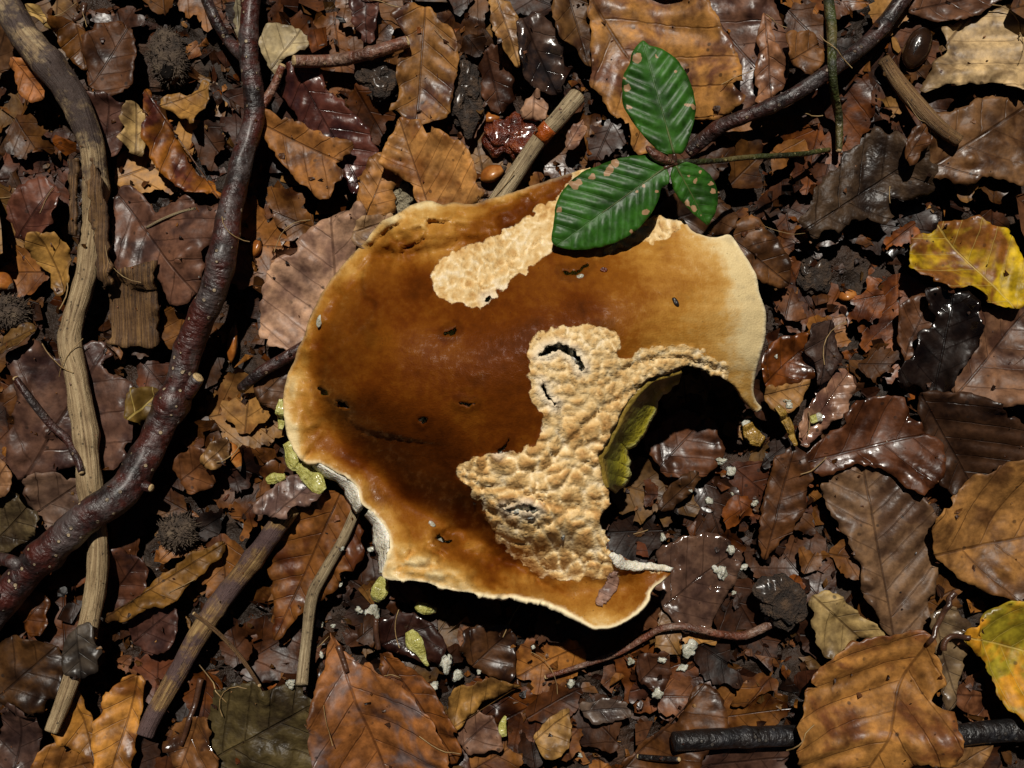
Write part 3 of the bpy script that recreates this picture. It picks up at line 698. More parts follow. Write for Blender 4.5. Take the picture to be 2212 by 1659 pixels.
L_('orange-brown shiny leaf by the right tip of the cap', (118, 66, 22), [(1636, 766), (1680, 734), (1736, 720), (1762, 780), (1752, 812), (1700, 832), (1646, 842)], (1640, 830, 1760, 730), (72, 40, 18), wet=.8, vsp=40)
L_('crumpled tan leaf just below the orange-brown shiny leaf', (142, 110, 72), [(1645, 835), (1700, 830), (1745, 815), (1730, 860), (1690, 890), (1652, 884)], (1650, 850, 1740, 830), vsp=30, warp=.003)
L_('pinkish wet leaf with pleated veins and bright shine', (152, 122, 110), [(1772, 808), (1812, 798), (1840, 830), (1832, 872), (1782, 922), (1734, 966), (1714, 930), (1730, 880), (1750, 840)], (1720, 955, 1825, 805), (112, 84, 80), wet=1.0, vsp=26, pleat=.0009)
L_('purple-black lobed leaf piece across the shiny orange-brown leaf', (70, 54, 52), [(1734, 738), (1750, 700), (1790, 690), (1800, 722), (1814, 780), (1790, 812), (1762, 830), (1756, 792), (1736, 757)], (1795, 690, 1770, 825), mat='rotten', midrib=False)
L_('greyish leaf with long raised veins, standing stalk end down', (122, 98, 80), [(1792, 1012), (1870, 996), (1950, 1040), (1996, 1110), (2012, 1200), (1996, 1300), (1962, 1366), (1906, 1366), (1850, 1272), (1830, 1200), (1798, 1122), (1760, 1050)], (1916, 1370, 1846, 985), (92, 70, 58), vsp=56, wet=.3, pleat=.0013)
L_('reddish-brown glossy broad leaf with a ragged lower edge', (90, 54, 34), [(1726, 988), (1790, 930), (1840, 870), (1890, 858), (1940, 858), (1964, 900), (2000, 930), (2038, 986), (2022, 1032), (1972, 1064), (1900, 1012), (1840, 1002), (1764, 1026)], (1730, 1000, 2020, 930), (60, 36, 26), wet=.85, vsp=62)
L_('brown upright leaf left of the greyish veined leaf', (100, 66, 40), [(1702, 955), (1738, 1012), (1722, 1102), (1682, 1162), (1640, 1204), (1632, 1102), (1660, 1004)], (1645, 1200, 1705, 960), (70, 46, 34), vsp=44)
L_('tan leaf with branching dark veins at the right edge', (146, 110, 68), [(2008, 1196), (1998, 1112), (2050, 1058), (2112, 1008), (2230, 992), (2240, 1300), (2150, 1284), (2080, 1252), (2022, 1212)], (2006, 1196, 2310, 1140), (104, 74, 46), vsp=76, wet=.15)
# bottom right
L_('pale wet leaf strip between the two large leaves in the corner', (128, 112, 92), [(1990, 1310), (2034, 1300), (2070, 1340), (2062, 1420), (2050, 1500), (2020, 1510), (2000, 1400)], (1995, 1310, 2050, 1500), wet=.7, vsp=40)
L_('cream leaf with dark stains under the broad orange-tan leaf', (156, 140, 104), [(1742, 1276), (1790, 1272), (1852, 1320), (1896, 1366), (1830, 1392), (1790, 1420), (1750, 1370)], (1745, 1280, 1880, 1400), (112, 96, 68), vsp=50, wet=.2)
L_('dark mauve leaf under the black stick', (80, 58, 52), [(1470, 1612), (1600, 1590), (1740, 1600), (1780, 1680), (1460, 1690)], (1470, 1640, 1790, 1640), vsp=60, wet=.5)
L_('light brown leaf below the black stick at the lower edge', (132, 102, 70), [(2000, 1610), (2140, 1606), (2120, 1650), (2080, 1690), (1960, 1690)], (2000, 1680, 2140, 1610), vsp=44)
# bottom middle
L_('dark round leaf lying in the shadow of the bitten gap', (104, 66, 44), [(1390, 956), (1416, 912), (1478, 890), (1542, 912), (1556, 962), (1546, 1004), (1502, 1030), (1440, 1030), (1408, 992)], (1420, 1010, 1520, 905), (66, 42, 32), wet=.4, vsp=44)
L_('narrow brown leaf below the dark round leaf', (88, 62, 40), [(1420, 1090), (1450, 1040), (1500, 1010), (1514, 1028), (1480, 1072), (1440, 1106)], (1425, 1100, 1512, 1015), vsp=26)
L_('soaked mauve leaf with white glittering shine', (104, 82, 76), [(1424, 1176), (1520, 1146), (1596, 1190), (1576, 1272), (1500, 1362), (1432, 1310), (1404, 1236)], (1430, 1300, 1590, 1180), (80, 62, 60), wet=1.2, vsp=44, warp=.003)
L_('dark soaked leaf under the lower rim of the mushroom', (54, 32, 28), [(820, 1330), (900, 1322), (960, 1372), (956, 1430), (880, 1420), (830, 1394)], (820, 1390, 960, 1340), wet=.9)
L_('flat dark brown leaf below the lower mushroom rim', (84, 56, 34), [(1010, 1346), (1100, 1340), (1116, 1400), (1104, 1456), (1040, 1446), (1000, 1400)], (1010, 1440, 1110, 1350), (50, 32, 26), wet=.5)
L_('big brown folded leaf leading up to white crumbs', (104, 68, 36), [(1508, 1472), (1476, 1530), (1400, 1592), (1316, 1686), (1450, 1686), (1500, 1630), (1560, 1560), (1556, 1500)], (1320, 1690, 1530, 1470), (72, 46, 28), fold=.3, vsp=56)
L_('tan torn leaf piece with a notched right side', (156, 126, 80), [(1168, 1566), (1226, 1522), (1230, 1592), (1216, 1622), (1190, 1628), (1146, 1592)], (1150, 1600, 1226, 1540), vsp=34, wet=.1)
L_('blue-grey curled leaf piece right of the tan torn piece', (98, 86, 84), [(1256, 1514), (1300, 1502), (1352, 1508), (1368, 1538), (1320, 1548), (1276, 1554)], (1256, 1530, 1368, 1525), midrib=False, wet=.6, curl_d=.003)
L_('dark crumpled leaf under the thin red-brown twig', (78, 50, 36), [(1380, 1408), (1430, 1400), (1442, 1450), (1430, 1486), (1384, 1476), (1370, 1440)], (1375, 1470, 1435, 1405), wet=.6, vsp=28)
L_('mauve leaf piece under the curled tan leaf', (126, 98, 88), [(982, 1562), (1030, 1528), (1074, 1560), (1080, 1612), (1006, 1626)], (990, 1620, 1070, 1545), vsp=40)
L_('tan leaf curled over at its upper edge', (146, 114, 64), [(998, 1472), (1060, 1458), (1124, 1482), (1104, 1498), (1052, 1512), (1020, 1542), (974, 1580), (966, 1540), (978, 1490)], (970, 1570, 1120, 1485), (104, 76, 44), curl_d=.004, vsp=36)
L_('olive-grey rotted leaf with felty fibres', (84, 76, 52), [(470, 1490), (560, 1470), (650, 1480), (700, 1520), (700, 1620), (660, 1690), (470, 1690), (450, 1580)], (460, 1640, 690, 1510), (58, 50, 36), mat='rotten', vsp=60, wet=.15, jagged=1.6)
L_('orange-edged leaf under the big blue-stained leaf', (128, 80, 38), [(820, 1396), (880, 1430), (950, 1500), (990, 1570), (990, 1640), (930, 1620), (880, 1520), (830, 1450)], (822, 1396, 990, 1640), (84, 52, 34), vsp=50, petiole=[(822, 1396), (816, 1360), (816, 1330)])
L_('big orange and blue-grey stained leaf with a dark midrib', (132, 88, 52), [(724, 1350), (758, 1400), (832, 1424), (902, 1482), (952, 1542), (978, 1602), (962, 1690), (720, 1690), (688, 1580), (694, 1480), (710, 1420)], (738, 1380, 862, 1720), (112, 102, 112), vsp=64, wet=.5, petiole=[(762, 1432), (750, 1400), (742, 1378)])
L_('big orange-brown leaf beneath the thin bent stick', (128, 84, 42), [(738, 1062), (770, 1098), (790, 1160), (782, 1202), (732, 1264), (692, 1294), (642, 1336), (594, 1380), (588, 1282), (578, 1200), (600, 1140), (650, 1092), (700, 1062)], (738, 1064, 596, 1376), (98, 54, 28), vsp=50, wet=.35, pleat=.0011)
# left and bottom left
L_('dark mauve broad leaf with branching veins under the bare stick', (104, 78, 72), [(40, 770), (100, 738), (140, 772), (210, 736), (250, 760), (224, 792), (294, 830), (300, 900), (294, 962), (252, 1014), (160, 1004), (70, 1036), (26, 1026), (42, 900), (68, 850)], (62, 1034, 230, 760), (76, 56, 58), vsp=85, wet=.5)
L_('folded olive-brown leaf edge near the left border', (112, 86, 48), [(8, 752), (50, 712), (92, 700), (96, 730), (60, 756), (20, 768)], (8, 755, 95, 712), midrib=False, curl_d=.003)
L_('greyish mauve leaf at the foot of the bare stick', (110, 90, 84), [(74, 1030), (140, 1014), (200, 1040), (210, 1120), (140, 1150), (84, 1110)], (80, 1110, 200, 1030), vsp=50, wet=.4)
L_('grey-green dull leaf above the dark red branch', (98, 88, 68), [(-20, 1066), (40, 1056), (92, 1090), (90, 1150), (40, 1180), (-20, 1190)], (-20, 1180, 90, 1080), mat='rotten', vsp=46)
L_('tan and mauve leaf cut by the left border', (134, 102, 78), [(-20, 980), (20, 984), (42, 1020), (36, 1066), (-20, 1074)], (-20, 1070, 40, 990), vsp=36)
L_('dark mauve leaf under the lower end of the bare stick', (90, 56, 42), [(214, 1196), (280, 1180), (322, 1226), (326, 1300), (262, 1330), (216, 1320)], (216, 1320, 315, 1195), (66, 46, 48), wet=.5, vsp=40)
L_('purple-brown leaf below the narrow folded leaf', (84, 56, 52), [(282, 1330), (340, 1290), (388, 1320), (384, 1384), (330, 1410), (288, 1390)], (285, 1390, 385, 1310), (62, 44, 48), wet=.6, vsp=44)
L_('narrow leaf folded lengthwise, olive-tan, above the mottled stick', (122, 90, 42), [(490, 1160), (500, 1182), (434, 1252), (372, 1294), (282, 1324), (244, 1322), (300, 1290), (370, 1230), (430, 1188)], (248, 1322, 496, 1168), (88, 62, 36), fold=.3, vsp=40)
L_('rich orange-brown leaf below the dark red branch', (112, 68, 26), [(36, 1330), (60, 1282), (102, 1280), (108, 1330), (96, 1372), (56, 1362)], (40, 1360, 105, 1285), vsp=34, wet=.4)
L_('dark speckled leaf in the lower corner', (84, 58, 32), [(-20, 1390), (60, 1372), (128, 1400), (140, 1470), (100, 1540), (20, 1530), (-20, 1500)], (-20, 1520, 130, 1390), (50, 34, 24), vsp=56)
L_('dull purple leaf beside the lowest end of the bare stick', (84, 64, 62), [(20, 1560), (60, 1490), (104, 1520), (110, 1600), (80, 1690), (10, 1690)], (40, 1690, 80, 1500), (62, 48, 50), wet=.5, vsp=50)
L_('tan-brown leaf at the lower edge under the twin tan leaves', (146, 104, 54), [(78, 1640), (120, 1602), (190, 1610), (240, 1650), (220, 1690), (80, 1690)], (80, 1680, 230, 1630), vsp=40)
L_('left one of two tan leaves lying side by side', (154, 112, 54), [(168, 1468), (202, 1490), (220, 1560), (240, 1648), (184, 1606), (150, 1592), (138, 1530)], (172, 1470, 225, 1640), (104, 70, 38), vsp=44, fold=.12)
L_('right one of two tan leaves, with a small slit hole', (172, 126, 64), [(234, 1492), (280, 1458), (314, 1470), (306, 1540), (282, 1690), (228, 1690), (214, 1580)], (300, 1462, 240, 1700), (120, 78, 36), vsp=48, fold=.2)
L_('wet shiny brown leaf with its stalk pointing up', (118, 82, 50), [(368, 1570), (410, 1540), (470, 1528), (466, 1580), (490, 1620), (472, 1660), (430, 1656), (390, 1644), (362, 1602)], (440, 1535, 400, 1650), (76, 52, 40), wet=1.0, vsp=40, petiole=[(400, 1600), (424, 1530), (440, 1460)])
L_('small rusty leaf beside the pale-tipped branch stub', (112, 74, 46), [(380, 1000), (420, 960), (470, 980), (480, 1040), (430, 1060), (390, 1040)], (385, 1045, 475, 975), vsp=34)
L_('light tan torn leaf between red branch and mushroom', (150, 120, 80), [(430, 990), (450, 960), (490, 948), (496, 990), (470, 1020), (440, 1012)], (435, 1010, 492, 955), midrib=False, vsp=30)
L_('brown slab-like leaf left of the cap rim', (96, 68, 48), [(556, 830), (600, 790), (640, 776), (640, 840), (612, 880), (566, 872)], (560, 865, 640, 785), vsp=36)
L_('ochre translucent square of leaf against the red branch', (150, 128, 62), [(294, 842), (322, 836), (356, 846), (344, 896), (320, 924), (292, 900)], (295, 905, 350, 845), midrib=False, wet=.1, vsp=50, mat='yellow')
# brown leaf corner behind seedling / under right of cap top
L_('brown mottled leaf below the small right green leaf', (118, 82, 50), [(1556, 500), (1620, 470), (1680, 520), (1712, 590), (1700, 620), (1650, 610), (1600, 560)], (1560, 500, 1705, 612), (74, 50, 34), vsp=44)
L_('dark brown leaf in the shade below the green leaves', (84, 58, 38), [(1400, 470), (1470, 420), (1560, 440), (1580, 500), (1520, 520), (1440, 500)], (1400, 490, 1570, 440), (50, 34, 26), vsp=40)

# ------------------------------------------------------------------ sticks and branches
stick('bare_stick', 'long pale bare stick with patches of dark bark at its upper part', 'stick',
      [(-20, -40), (22, 24), (58, 84), (108, 140), (150, 195), (178, 262), (200, 335), (206, 420), (196, 520), (186, 600), (160, 690), (150, 745), (166, 820), (182, 920), (192, 1010), (202, 1090), (212, 1180), (204, 1280), (184, 1380), (150, 1480), (112, 1580)],
      [28, 31, 32, 31, 26, 25, 24, 23, 25, 25, 24, 23, 22, 20, 15], 'palewood', sink=.3, seed=3, knots=7, noise=.2, nscale=110, bark=[.42, .38, .42, .4, .36, .14, 0, 0, 0, 0, .08, .2, .25, .2], stiff=.35, cutends=(False, False))
st, P3, R3 = stick('red_branch', 'thick dark red branch with grey worn skin and side stubs', 'branch',
      [(546, -60), (540, 40), (538, 130), (548, 200), (548, 262), (522, 352), (500, 440), (482, 545), (462, 625), (428, 700), (402, 770), (380, 850), (350, 915), (312, 990), (268, 1062), (200, 1108), (130, 1168), (60, 1232), (0, 1305), (-80, 1390)],
      [20, 20, 22, 22, 25, 26, 28, 28, 31, 32, 34, 36, 36, 34, 36], 'cherry', sink=.15, seed=5, knots=9, noise=.17, nscale=150, stiff=.3, cutends=(False, False))
def stub(parent, pts, rad, z, mat='cherry', seed=1):
    o, _, _ = stick('side_twig', '', '', pts, rad, mat, seed=seed, parent=parent, zs=z, cutends=(False, True), sides=12); return o
def zat(px, py): return float(samp(Hm, *W2(px, py, 0.008)))
stub(st, [(400, 850), (416, 832), (428, 816)], [20, 17, 14], [zat(392, 850) - .005, zat(392, 850) - .004, zat(392, 850) - .003], seed=2)
stub(st, [(290, 1040), (308, 1048), (326, 1054)], [15, 12, 9], [zat(285, 1045) - .005] * 2 + [zat(285, 1045) - .004], seed=3)
stub(st, [(545, 255), (566, 228), (590, 190), (610, 142)], [14, 11, 9, 8], [zat(545, 255) - .005, zat(545, 255) - .004, zat(605, 160) + .002, zat(615, 145) + .002], 'redtwig', seed=4)
stub(st, [(530, 125), (500, 95), (470, 50), (438, -20)], [14, 13, 12, 12], [zat(535, 130) - .005, zat(500, 95) + .002, zat(470, 50) + .002, zat(440, 10) + .001], seed=6)
stub(st, [(60, 1240), (30, 1215), (-10, 1205), (-40, 1200)], [16, 14, 13, 12], [zat(60, 1240) - .005, zat(30, 1215) + .001, zat(-10, 1205) + .002, zat(-30, 1205) + .002], seed=9)
stick('ringed_twig', 'short reddish-brown twig with ring scars and a broken pale end', 'twig', [(636, 132), (690, 132), (740, 128), (790, 117), (832, 105), (880, 90)], [13, 14, 14, 13], 'redtwig', sink=.1, seed=11, knots=5, noise=.1)
o, P3, R3 = stick('banded_stick', 'pale grey broken stick with an orange band, its end under the cap', 'stick', [(1040, 490), (1082, 424), (1124, 362), (1166, 300), (1206, 256), (1246, 208)], [19, 19, 18, 18, 19], 'greywood', sink=.1, seed=13, noise=.07)
k0 = int(len(P3) * .66); k1 = int(len(P3) * .75)
v, f, u = tube(P3[k0:k1 + 1], R3[k0:k1 + 1] * 1.07, 16, noise=.07, seed=13); mk('orange_band', v, f, M['resin'], o, uv=u)
stick('dark_branch', 'dark wet branch running from the seedling up towards the corner', 'branch', [(1486, 330), (1520, 300), (1556, 272), (1620, 246), (1700, 212), (1780, 162), (1850, 112), (1902, 62), (1970, -30)], [14, 16, 15, 15, 17, 17, 18], 'darkbark', sink=.15, seed=17, knots=7, noise=.16, cutends=(False, False))
stick('mossy_twig', 'thin green mossy twig with a pale broken lower end', 'twig', [(1788, -10), (1796, 60), (1798, 140), (1802, 200), (1812, 255), (1812, 325)], [12, 11, 9, 9, 9, 7], 'mosstwig', sink=.1, seed=19, noise=.2, cutends=(False, True))
stick('loose_stick', 'short smooth brown stick lying loose beside the pale blotched leaf', 'stick', [(1908, 128), (1946, 184), (1998, 244), (2036, 280), (2072, 305)], [14, 17, 17, 15, 13], 'brownwood', sink=.1, seed=23, noise=.1, cutends=(False, False))
stick('bent_stick', 'thin bent light brown stick across the orange-brown leaf', 'stick', [(772, 1096), (740, 1168), (698, 1240), (674, 1290), (662, 1380), (652, 1480)], [11, 11, 12, 13, 12, 13], 'greywood', sink=.1, seed=29, noise=.09, cutends=(False, False))
stick('mottled_stick', 'straight stick with dark mottled bark running down left from the cap', 'stick', [(628, 1096), (560, 1190), (482, 1292), (424, 1380), (384, 1452), (330, 1548), (312, 1590)], [21, 22, 23, 22, 20, 18], 'motwood', sink=.35, seed=31, knots=3, noise=.14, nscale=120, bark=[.3, .36, .42, .32, .42, .36, .42], cutends=(False, False))
stick('rimside_twig', 'dark broken twig poking out under the left rim of the cap', 'twig', [(522, 838), (566, 802), (618, 772), (668, 742)], [11, 12, 13, 13], 'darkbark', sink=.1, seed=37)
stick('thin_dark_twig', 'thin knotty dark twig crossing the mauve leaf to the bare stick', 'twig', [(34, 818), (72, 872), (110, 918), (144, 948), (168, 992), (176, 1020)], [7, 9, 8, 9, 7], 'darkbark', sink=.1, seed=41, noise=.22)
stick('red_stub', 'small dark red stub of twig at the left border', 'twig', [(42, 150), (30, 260), (20, 350), (14, 392)], [12, 13, 12, 11], 'cherry', sink=.2, seed=42) if False else None
stick('curved_twig', 'thin curved red-brown twig running below the lower rim of the cap', 'twig', [(1180, 1462), (1250, 1440), (1330, 1412), (1392, 1378), (1428, 1358), (1482, 1354), (1556, 1370), (1610, 1372), (1670, 1346), (1710, 1330)], [5, 6, 7, 7, 8, 8, 9, 9, 8], 'redtwig', sink=.1, seed=43, noise=.12)
stick('black_stick', 'straight black wet stick passing under the broad orange-tan leaf', 'stick', [(1456, 1602), (1560, 1596), (1700, 1590), (1860, 1590), (2040, 1590), (2130, 1580), (2260, 1572)], [20, 22, 23, 23, 24], 'blackbark', sink=.45, seed=47, knots=4, noise=.11, cutends=(False, False))
stick('black_twig', 'thin black twig bit beside the folded brown leaf at the lower edge', 'twig', [(1380, 1634), (1420, 1638), (1466, 1640)], [5, 6, 5], 'blackbark', sink=.1, seed=48)
stick('dry_stem', 'thin dry stem crossing the mottled stick', 'twig', [(420, 1326), (470, 1366), (520, 1420), (560, 1480)], [4, 5, 4], 'bark', sink=.1, seed=53)
stick('grass_stem', 'thin pale straw lying on the mauve leaf between the branches', 'straw', [(316, 492), (350, 474), (390, 458), (424, 450)], [2.5, 3, 2.5], 'greywood', sink=.1, seed=59, cutends=(False, False))
# bark slabs: flat fibrous plates
def slab(label, poly, th, col, name='bark_slab', lift=0.0):
    LEAFN[0] += 1
    P = np.array(poly, float); z = zat(*P.mean(0)); out = jag(catmull(W2(P[:, 0], P[:, 1], z), .0012, tension=.2), .0008, 500, LEAFN[0])
    ax = (W2(*P[0], z), W2(*P[len(P) // 2], z))
    V, F, uv, zf, L = lay_sheet(out, .0014, (out[:, :].mean(0) + [0, .02], out.mean(0) - [0, .02]), .01, pleat=0, warp=.0016, stiff=6, seed=LEAFN[0], gap=th)
    V[:, 2] += lift + .0007 * (fbm(V[:, 0] * 1400, V[:, 1] * 60, 4) - .5)
    o = mk(name, V, F, M['bark'], uv=np.stack([V[:, 1], V[:, 0] * 60], 1)); m = o.modifiers.new('thickness', 'SOLIDIFY'); m.thickness = th; m.offset = -1
    splat(V); tag(o, label, 'bark'); return o
slab('fibrous brown slab of bark lying right of the bare stick', [(262, 606), (300, 590), (366, 578), (362, 660), (356, 752), (300, 750), (262, 748), (256, 680)], .0016, None)
slab('dark strip of bark peeling along the right side of the bare stick', [(222, 350), (240, 420), (250, 520), (252, 610), (236, 630), (224, 600), (218, 500), (214, 400)], .0014, None, lift=.002)
slab('narrow fibrous strip of bark left of the bare stick', [(152, 346), (172, 350), (176, 430), (168, 512), (154, 505), (156, 420)], .0012, None)

# leaves lying over sticks
L_('mauve wrinkled leaf tip under the yellow tube pieces', (132, 110, 108), [(586, 1052), (640, 1020), (690, 1022), (708, 1058), (644, 1102), (612, 1120), (562, 1098), (570, 1074)], (600, 1110, 690, 1030), (96, 78, 80), vsp=40, wet=.4)
L_('dark grey crumpled leaf clinging to the lower part of the bare stick', (78, 72, 70), [(168, 1350), (202, 1342), (220, 1400), (216, 1440), (182, 1462), (146, 1452), (138, 1410)], (170, 1350, 180, 1460), (44, 40, 40), midrib=False, wet=.5, warp=.004, vsp=40)
L_('bright yellow leaf with brown patches and black dots', (204, 180, 30), [(1960, 516), (1990, 510), (2010, 490), (2080, 477), (2130, 500), (2162, 520), (2184, 580), (2184, 622), (2172, 662), (2150, 674), (2118, 668), (2082, 660), (2064, 626), (2010, 626), (1984, 611), (1940, 586), (1950, 545)], (2152, 672, 2000, 486), (140, 92, 40), mat='yellow', wet=.35, vsp=46, fold=.1, warp=.004, pleat=.0011, name='yellow_leaf')
L_('broad orange-tan leaf with torn foot and dark stalk over the black stick', (146, 108, 62), [(1834, 1372), (1900, 1360), (1990, 1358), (2004, 1402), (2032, 1490), (2038, 1560), (2022, 1634), (1962, 1628), (1900, 1690), (1760, 1690), (1698, 1592), (1720, 1520), (1740, 1450), (1790, 1400)], (1996, 1366, 1850, 1690), (112, 72, 44), vsp=62, wet=.3, petiole=[(1986, 1380), (2010, 1336), (2028, 1296), (2048, 1272)], pleat=.0014, name='broad_leaf')
L_('yellow-green leaf turning orange with its hooked stalk, at the right border', (196, 144, 40), [(2064, 1356), (2120, 1302), (2180, 1280), (2240, 1282), (2245, 1556), (2196, 1548), (2140, 1502), (2118, 1432), (2080, 1392)], (2064, 1362, 2330, 1440), (172, 164, 52), mat='yellow', wet=.35, vsp=50, fold=.12, petiole=[(2070, 1362), (2040, 1366), (2026, 1380), (2024, 1396)], name='yellow_leaf', warp=.003)
# ------------------------------------------------------------------ the mushroom
OUT = [(750, 560), (790, 520), (820, 482), (855, 463), (890, 442), (930, 433), (956, 442), (983, 437), (1016, 442), (1053, 430), (1106, 416), (1180, 391), (1240, 372), (1265, 365), (1310, 388), (1350, 440), (1383, 480), (1416, 464), (1440, 472), (1459, 475), (1474, 471), (1493, 497), (1523, 510), (1549, 513), (1579, 509), (1609, 553), (1633, 593), (1640, 630), (1655, 680), (1651, 740), (1639, 780), (1631, 812), (1628, 848), (1633, 866), (1646, 881), (1636, 891), (1621, 881), (1606, 860), (1589, 836), (1566, 820), (1543, 806), (1513, 795), (1483, 791), (1453, 803), (1436, 810), (1413, 813), (1393, 826), (1369, 850), (1346, 880), (1336, 906), (1319, 940), (1306, 966), (1293, 983), (1298, 1020), (1306, 1050), (1316, 1075), (1312, 1095), (1299, 1113), (1296, 1129), (1306, 1153), (1315, 1169), (1307, 1184), (1319, 1203), (1333, 1221), (1359, 1227), (1396, 1228), (1426, 1233), (1450, 1231), (1448, 1241), (1434, 1251), (1419, 1263), (1403, 1279), (1401, 1296), (1386, 1313), (1359, 1336), (1329, 1351), (1299, 1356), (1276, 1353), (1253, 1339), (1223, 1321), (1189, 1306), (1166, 1298), (1139, 1294), (1106, 1288), (1073, 1291), (1020, 1281), (970, 1273), (920, 1258), (886, 1253), (853, 1253), (830, 1249), (826, 1236), (838, 1200), (843, 1167), (836, 1145), (818, 1120), (796, 1100), (781, 1087), (773, 1057), (753, 1032), (728, 1022), (693, 1001), (653, 996), (633, 966), (620, 940), (613, 893), (613, 853), (620, 813), (636, 780), (643, 753), (656, 730), (666, 693), (683, 656), (703, 620), (726, 590)]
ZC = [(750, 560, 12), (790, 520, 13), (930, 437, 17), (1060, 430, 19), (1180, 392, 21), (1265, 368, 24), (1340, 430, 28), (1416, 468, 33), (1476, 475, 35), (1549, 515, 37), (1609, 553, 37), (1655, 680, 34), (1640, 780, 30), (1630, 850, 23), (1644, 882, 17), (1606, 860, 26), (1543, 806, 36), (1483, 791, 42), (1413, 813, 46), (1369, 850, 47), (1319, 940, 46), (1300, 1020, 42), (1314, 1090, 38), (1300, 1130, 36), (1314, 1170, 34), (1333, 1222, 31), (1449, 1235, 24), (1401, 1290, 29), (1299, 1356, 33), (1189, 1306, 30), (1106, 1288, 29), (970, 1273, 29), (850, 1250, 24), (840, 1190, 22), (793, 1100, 20), (750, 1030, 18), (653, 996, 15), (613, 870, 13), (643, 753, 13), (703, 620, 12.5),
      (1000, 800, 57), (1150, 700, 57), (900, 800, 53), (850, 690, 45), (800, 760, 44), (745, 850, 36), (690, 820, 17), (655, 880, 15), (740, 640, 20), (1250, 620, 49), (1350, 640, 51), (1450, 640, 47), (1550, 650, 42), (1300, 540, 38), (1390, 500, 34), (1200, 500, 35), (1100, 540, 37), (1000, 516, 24), (890, 540, 21), (850, 490, 22), (950, 470, 24), (1060, 462, 25), (1000, 1000, 45), (900, 1000, 36), (830, 1040, 19), (800, 1000, 20), (730, 930, 17), (790, 930, 32), (1100, 1000, 49), (1200, 950, 51), (1200, 1060, 46), (1200, 1150, 38), (900, 1105, 17), (1000, 1150, 16), (1095, 1212, 17), (1165, 1262, 18), (900, 1180, 25), (1000, 1070, 39), (1060, 1120, 34), (930, 1030, 36), (1120, 1160, 33), (1000, 1222, 26), (1275, 1278, 22), (1350, 1265, 21), (1300, 1310, 29), (1250, 800, 56), (1100, 900, 55)]
ZC = np.array(ZC, float)
def rbf_fit(P, v, smooth=0.0):
    r = np.linalg.norm(P[:, None] - P[None], axis=2) / 300
    K = np.where(r > 0, r * r * np.log(r + 1e-9), 0) + np.eye(len(P)) * smooth
    A = np.block([[K, np.ones((len(P), 1)), P / 300], [np.ones((1, len(P))), np.zeros((1, 3))], [P.T / 300, np.zeros((2, 3))]])
    return np.linalg.solve(A, np.concatenate([v, np.zeros(3)]))
def rbf_eval(c, P, Q):
    out = np.zeros(len(Q))
    for i in range(0, len(Q), 5000):
        q = Q[i:i + 5000]; r = np.linalg.norm(q[:, None] - P[None], axis=2) / 300
        K = np.where(r > 0, r * r * np.log(r + 1e-9), 0)
        out[i:i + 5000] = K @ c[:len(P)] + c[len(P)] + q @ c[len(P) + 1:] / 300
    return out
cz = rbf_fit(ZC[:, :2], ZC[:, 2], 0.004)
PATCH = [np.array(p, float) for p in (
    [(925, 598), (935, 575), (960, 550), (1010, 525), (1070, 505), (1130, 470), (1180, 430), (1216, 398), (1250, 350), (1320, 380), (1300, 420), (1240, 450), (1206, 500), (1200, 535), (1165, 570), (1130, 595), (1085, 625), (1060, 655), (1020, 668), (980, 655), (945, 640)],
    [(1300, 548), (1350, 500), (1386, 450), (1416, 430), (1452, 450), (1482, 476), (1460, 506), (1416, 524), (1370, 534)],
    [(1135, 790), (1140, 750), (1160, 725), (1200, 705), (1260, 695), (1310, 702), (1340, 730), (1345, 768), (1400, 752), (1450, 742), (1520, 757), (1570, 782), (1574, 815), (1560, 850), (1400, 900), (1330, 960), (1330, 1060), (1340, 1110), (1330, 1215), (1460, 1218), (1462, 1234), (1400, 1238), (1350, 1238), (1290, 1252), (1220, 1257), (1190, 1257), (1140, 1230), (1100, 1200), (1060, 1150), (1040, 1100), (1010, 1060), (985, 1030), (1000, 992), (1050, 977), (1100, 977), (1140, 962), (1165, 935), (1165, 900), (1145, 850)])]
PLATE = np.array([(783, 600), (795, 572), (830, 560), (862, 572), (880, 596), (940, 680), (1100, 700), (1120, 900), (1000, 960), (800, 932), (752, 905), (738, 880), (708, 865), (697, 840), (700, 800), (713, 757), (740, 740), (790, 700), (812, 655), (790, 640)], float)
HOLES = [[(1213, 584), (1235, 586), (1250, 580), (1268, 570), (1264, 581), (1245, 592), (1225, 593)], [(958, 719), (974, 712), (986, 704), (986, 716), (972, 725)],
         [(1163, 766), (1180, 750), (1200, 742), (1226, 748), (1252, 769), (1262, 796), (1254, 800), (1241, 777), (1222, 764), (1200, 758), (1186, 766), (1170, 771)],
         [(1170, 822), (1180, 846), (1194, 864), (1203, 878), (1190, 868), (1176, 852)], [(1088, 1096), (1110, 1099), (1136, 1089), (1162, 1102), (1154, 1110), (1125, 1104), (1100, 1105)],
         [(686, 838), (700, 843), (710, 854), (694, 854)], [(724, 866), (742, 870), (752, 882), (735, 880)], [(943, 1154), (960, 1161), (980, 1168), (966, 1175), (948, 1168)],
         [(905, 905), (918, 902), (924, 911), (911, 915)], [(988, 868), (1008, 872), (1028, 871), (1010, 878)], [(1045, 646), (1058, 638), (1057, 652)], [(1076, 972), (1090, 962), (1098, 948), (1095, 966), (1084, 978)]]
HOLES = [jag(catmull(np.array(h, float), 3), 3.0, 0.16, 3 + k) for k, h in enumerate(HOLES)]
RC = np.random.default_rng(9)
out_px = catmull(np.array(OUT, float), 5.0, tension=.4)
out_px = jag(out_px, 0.9, 0.07, 5)
V2, F = triangulate(out_px, 5.6, HOLES, RC); F = F[:, ::-1]
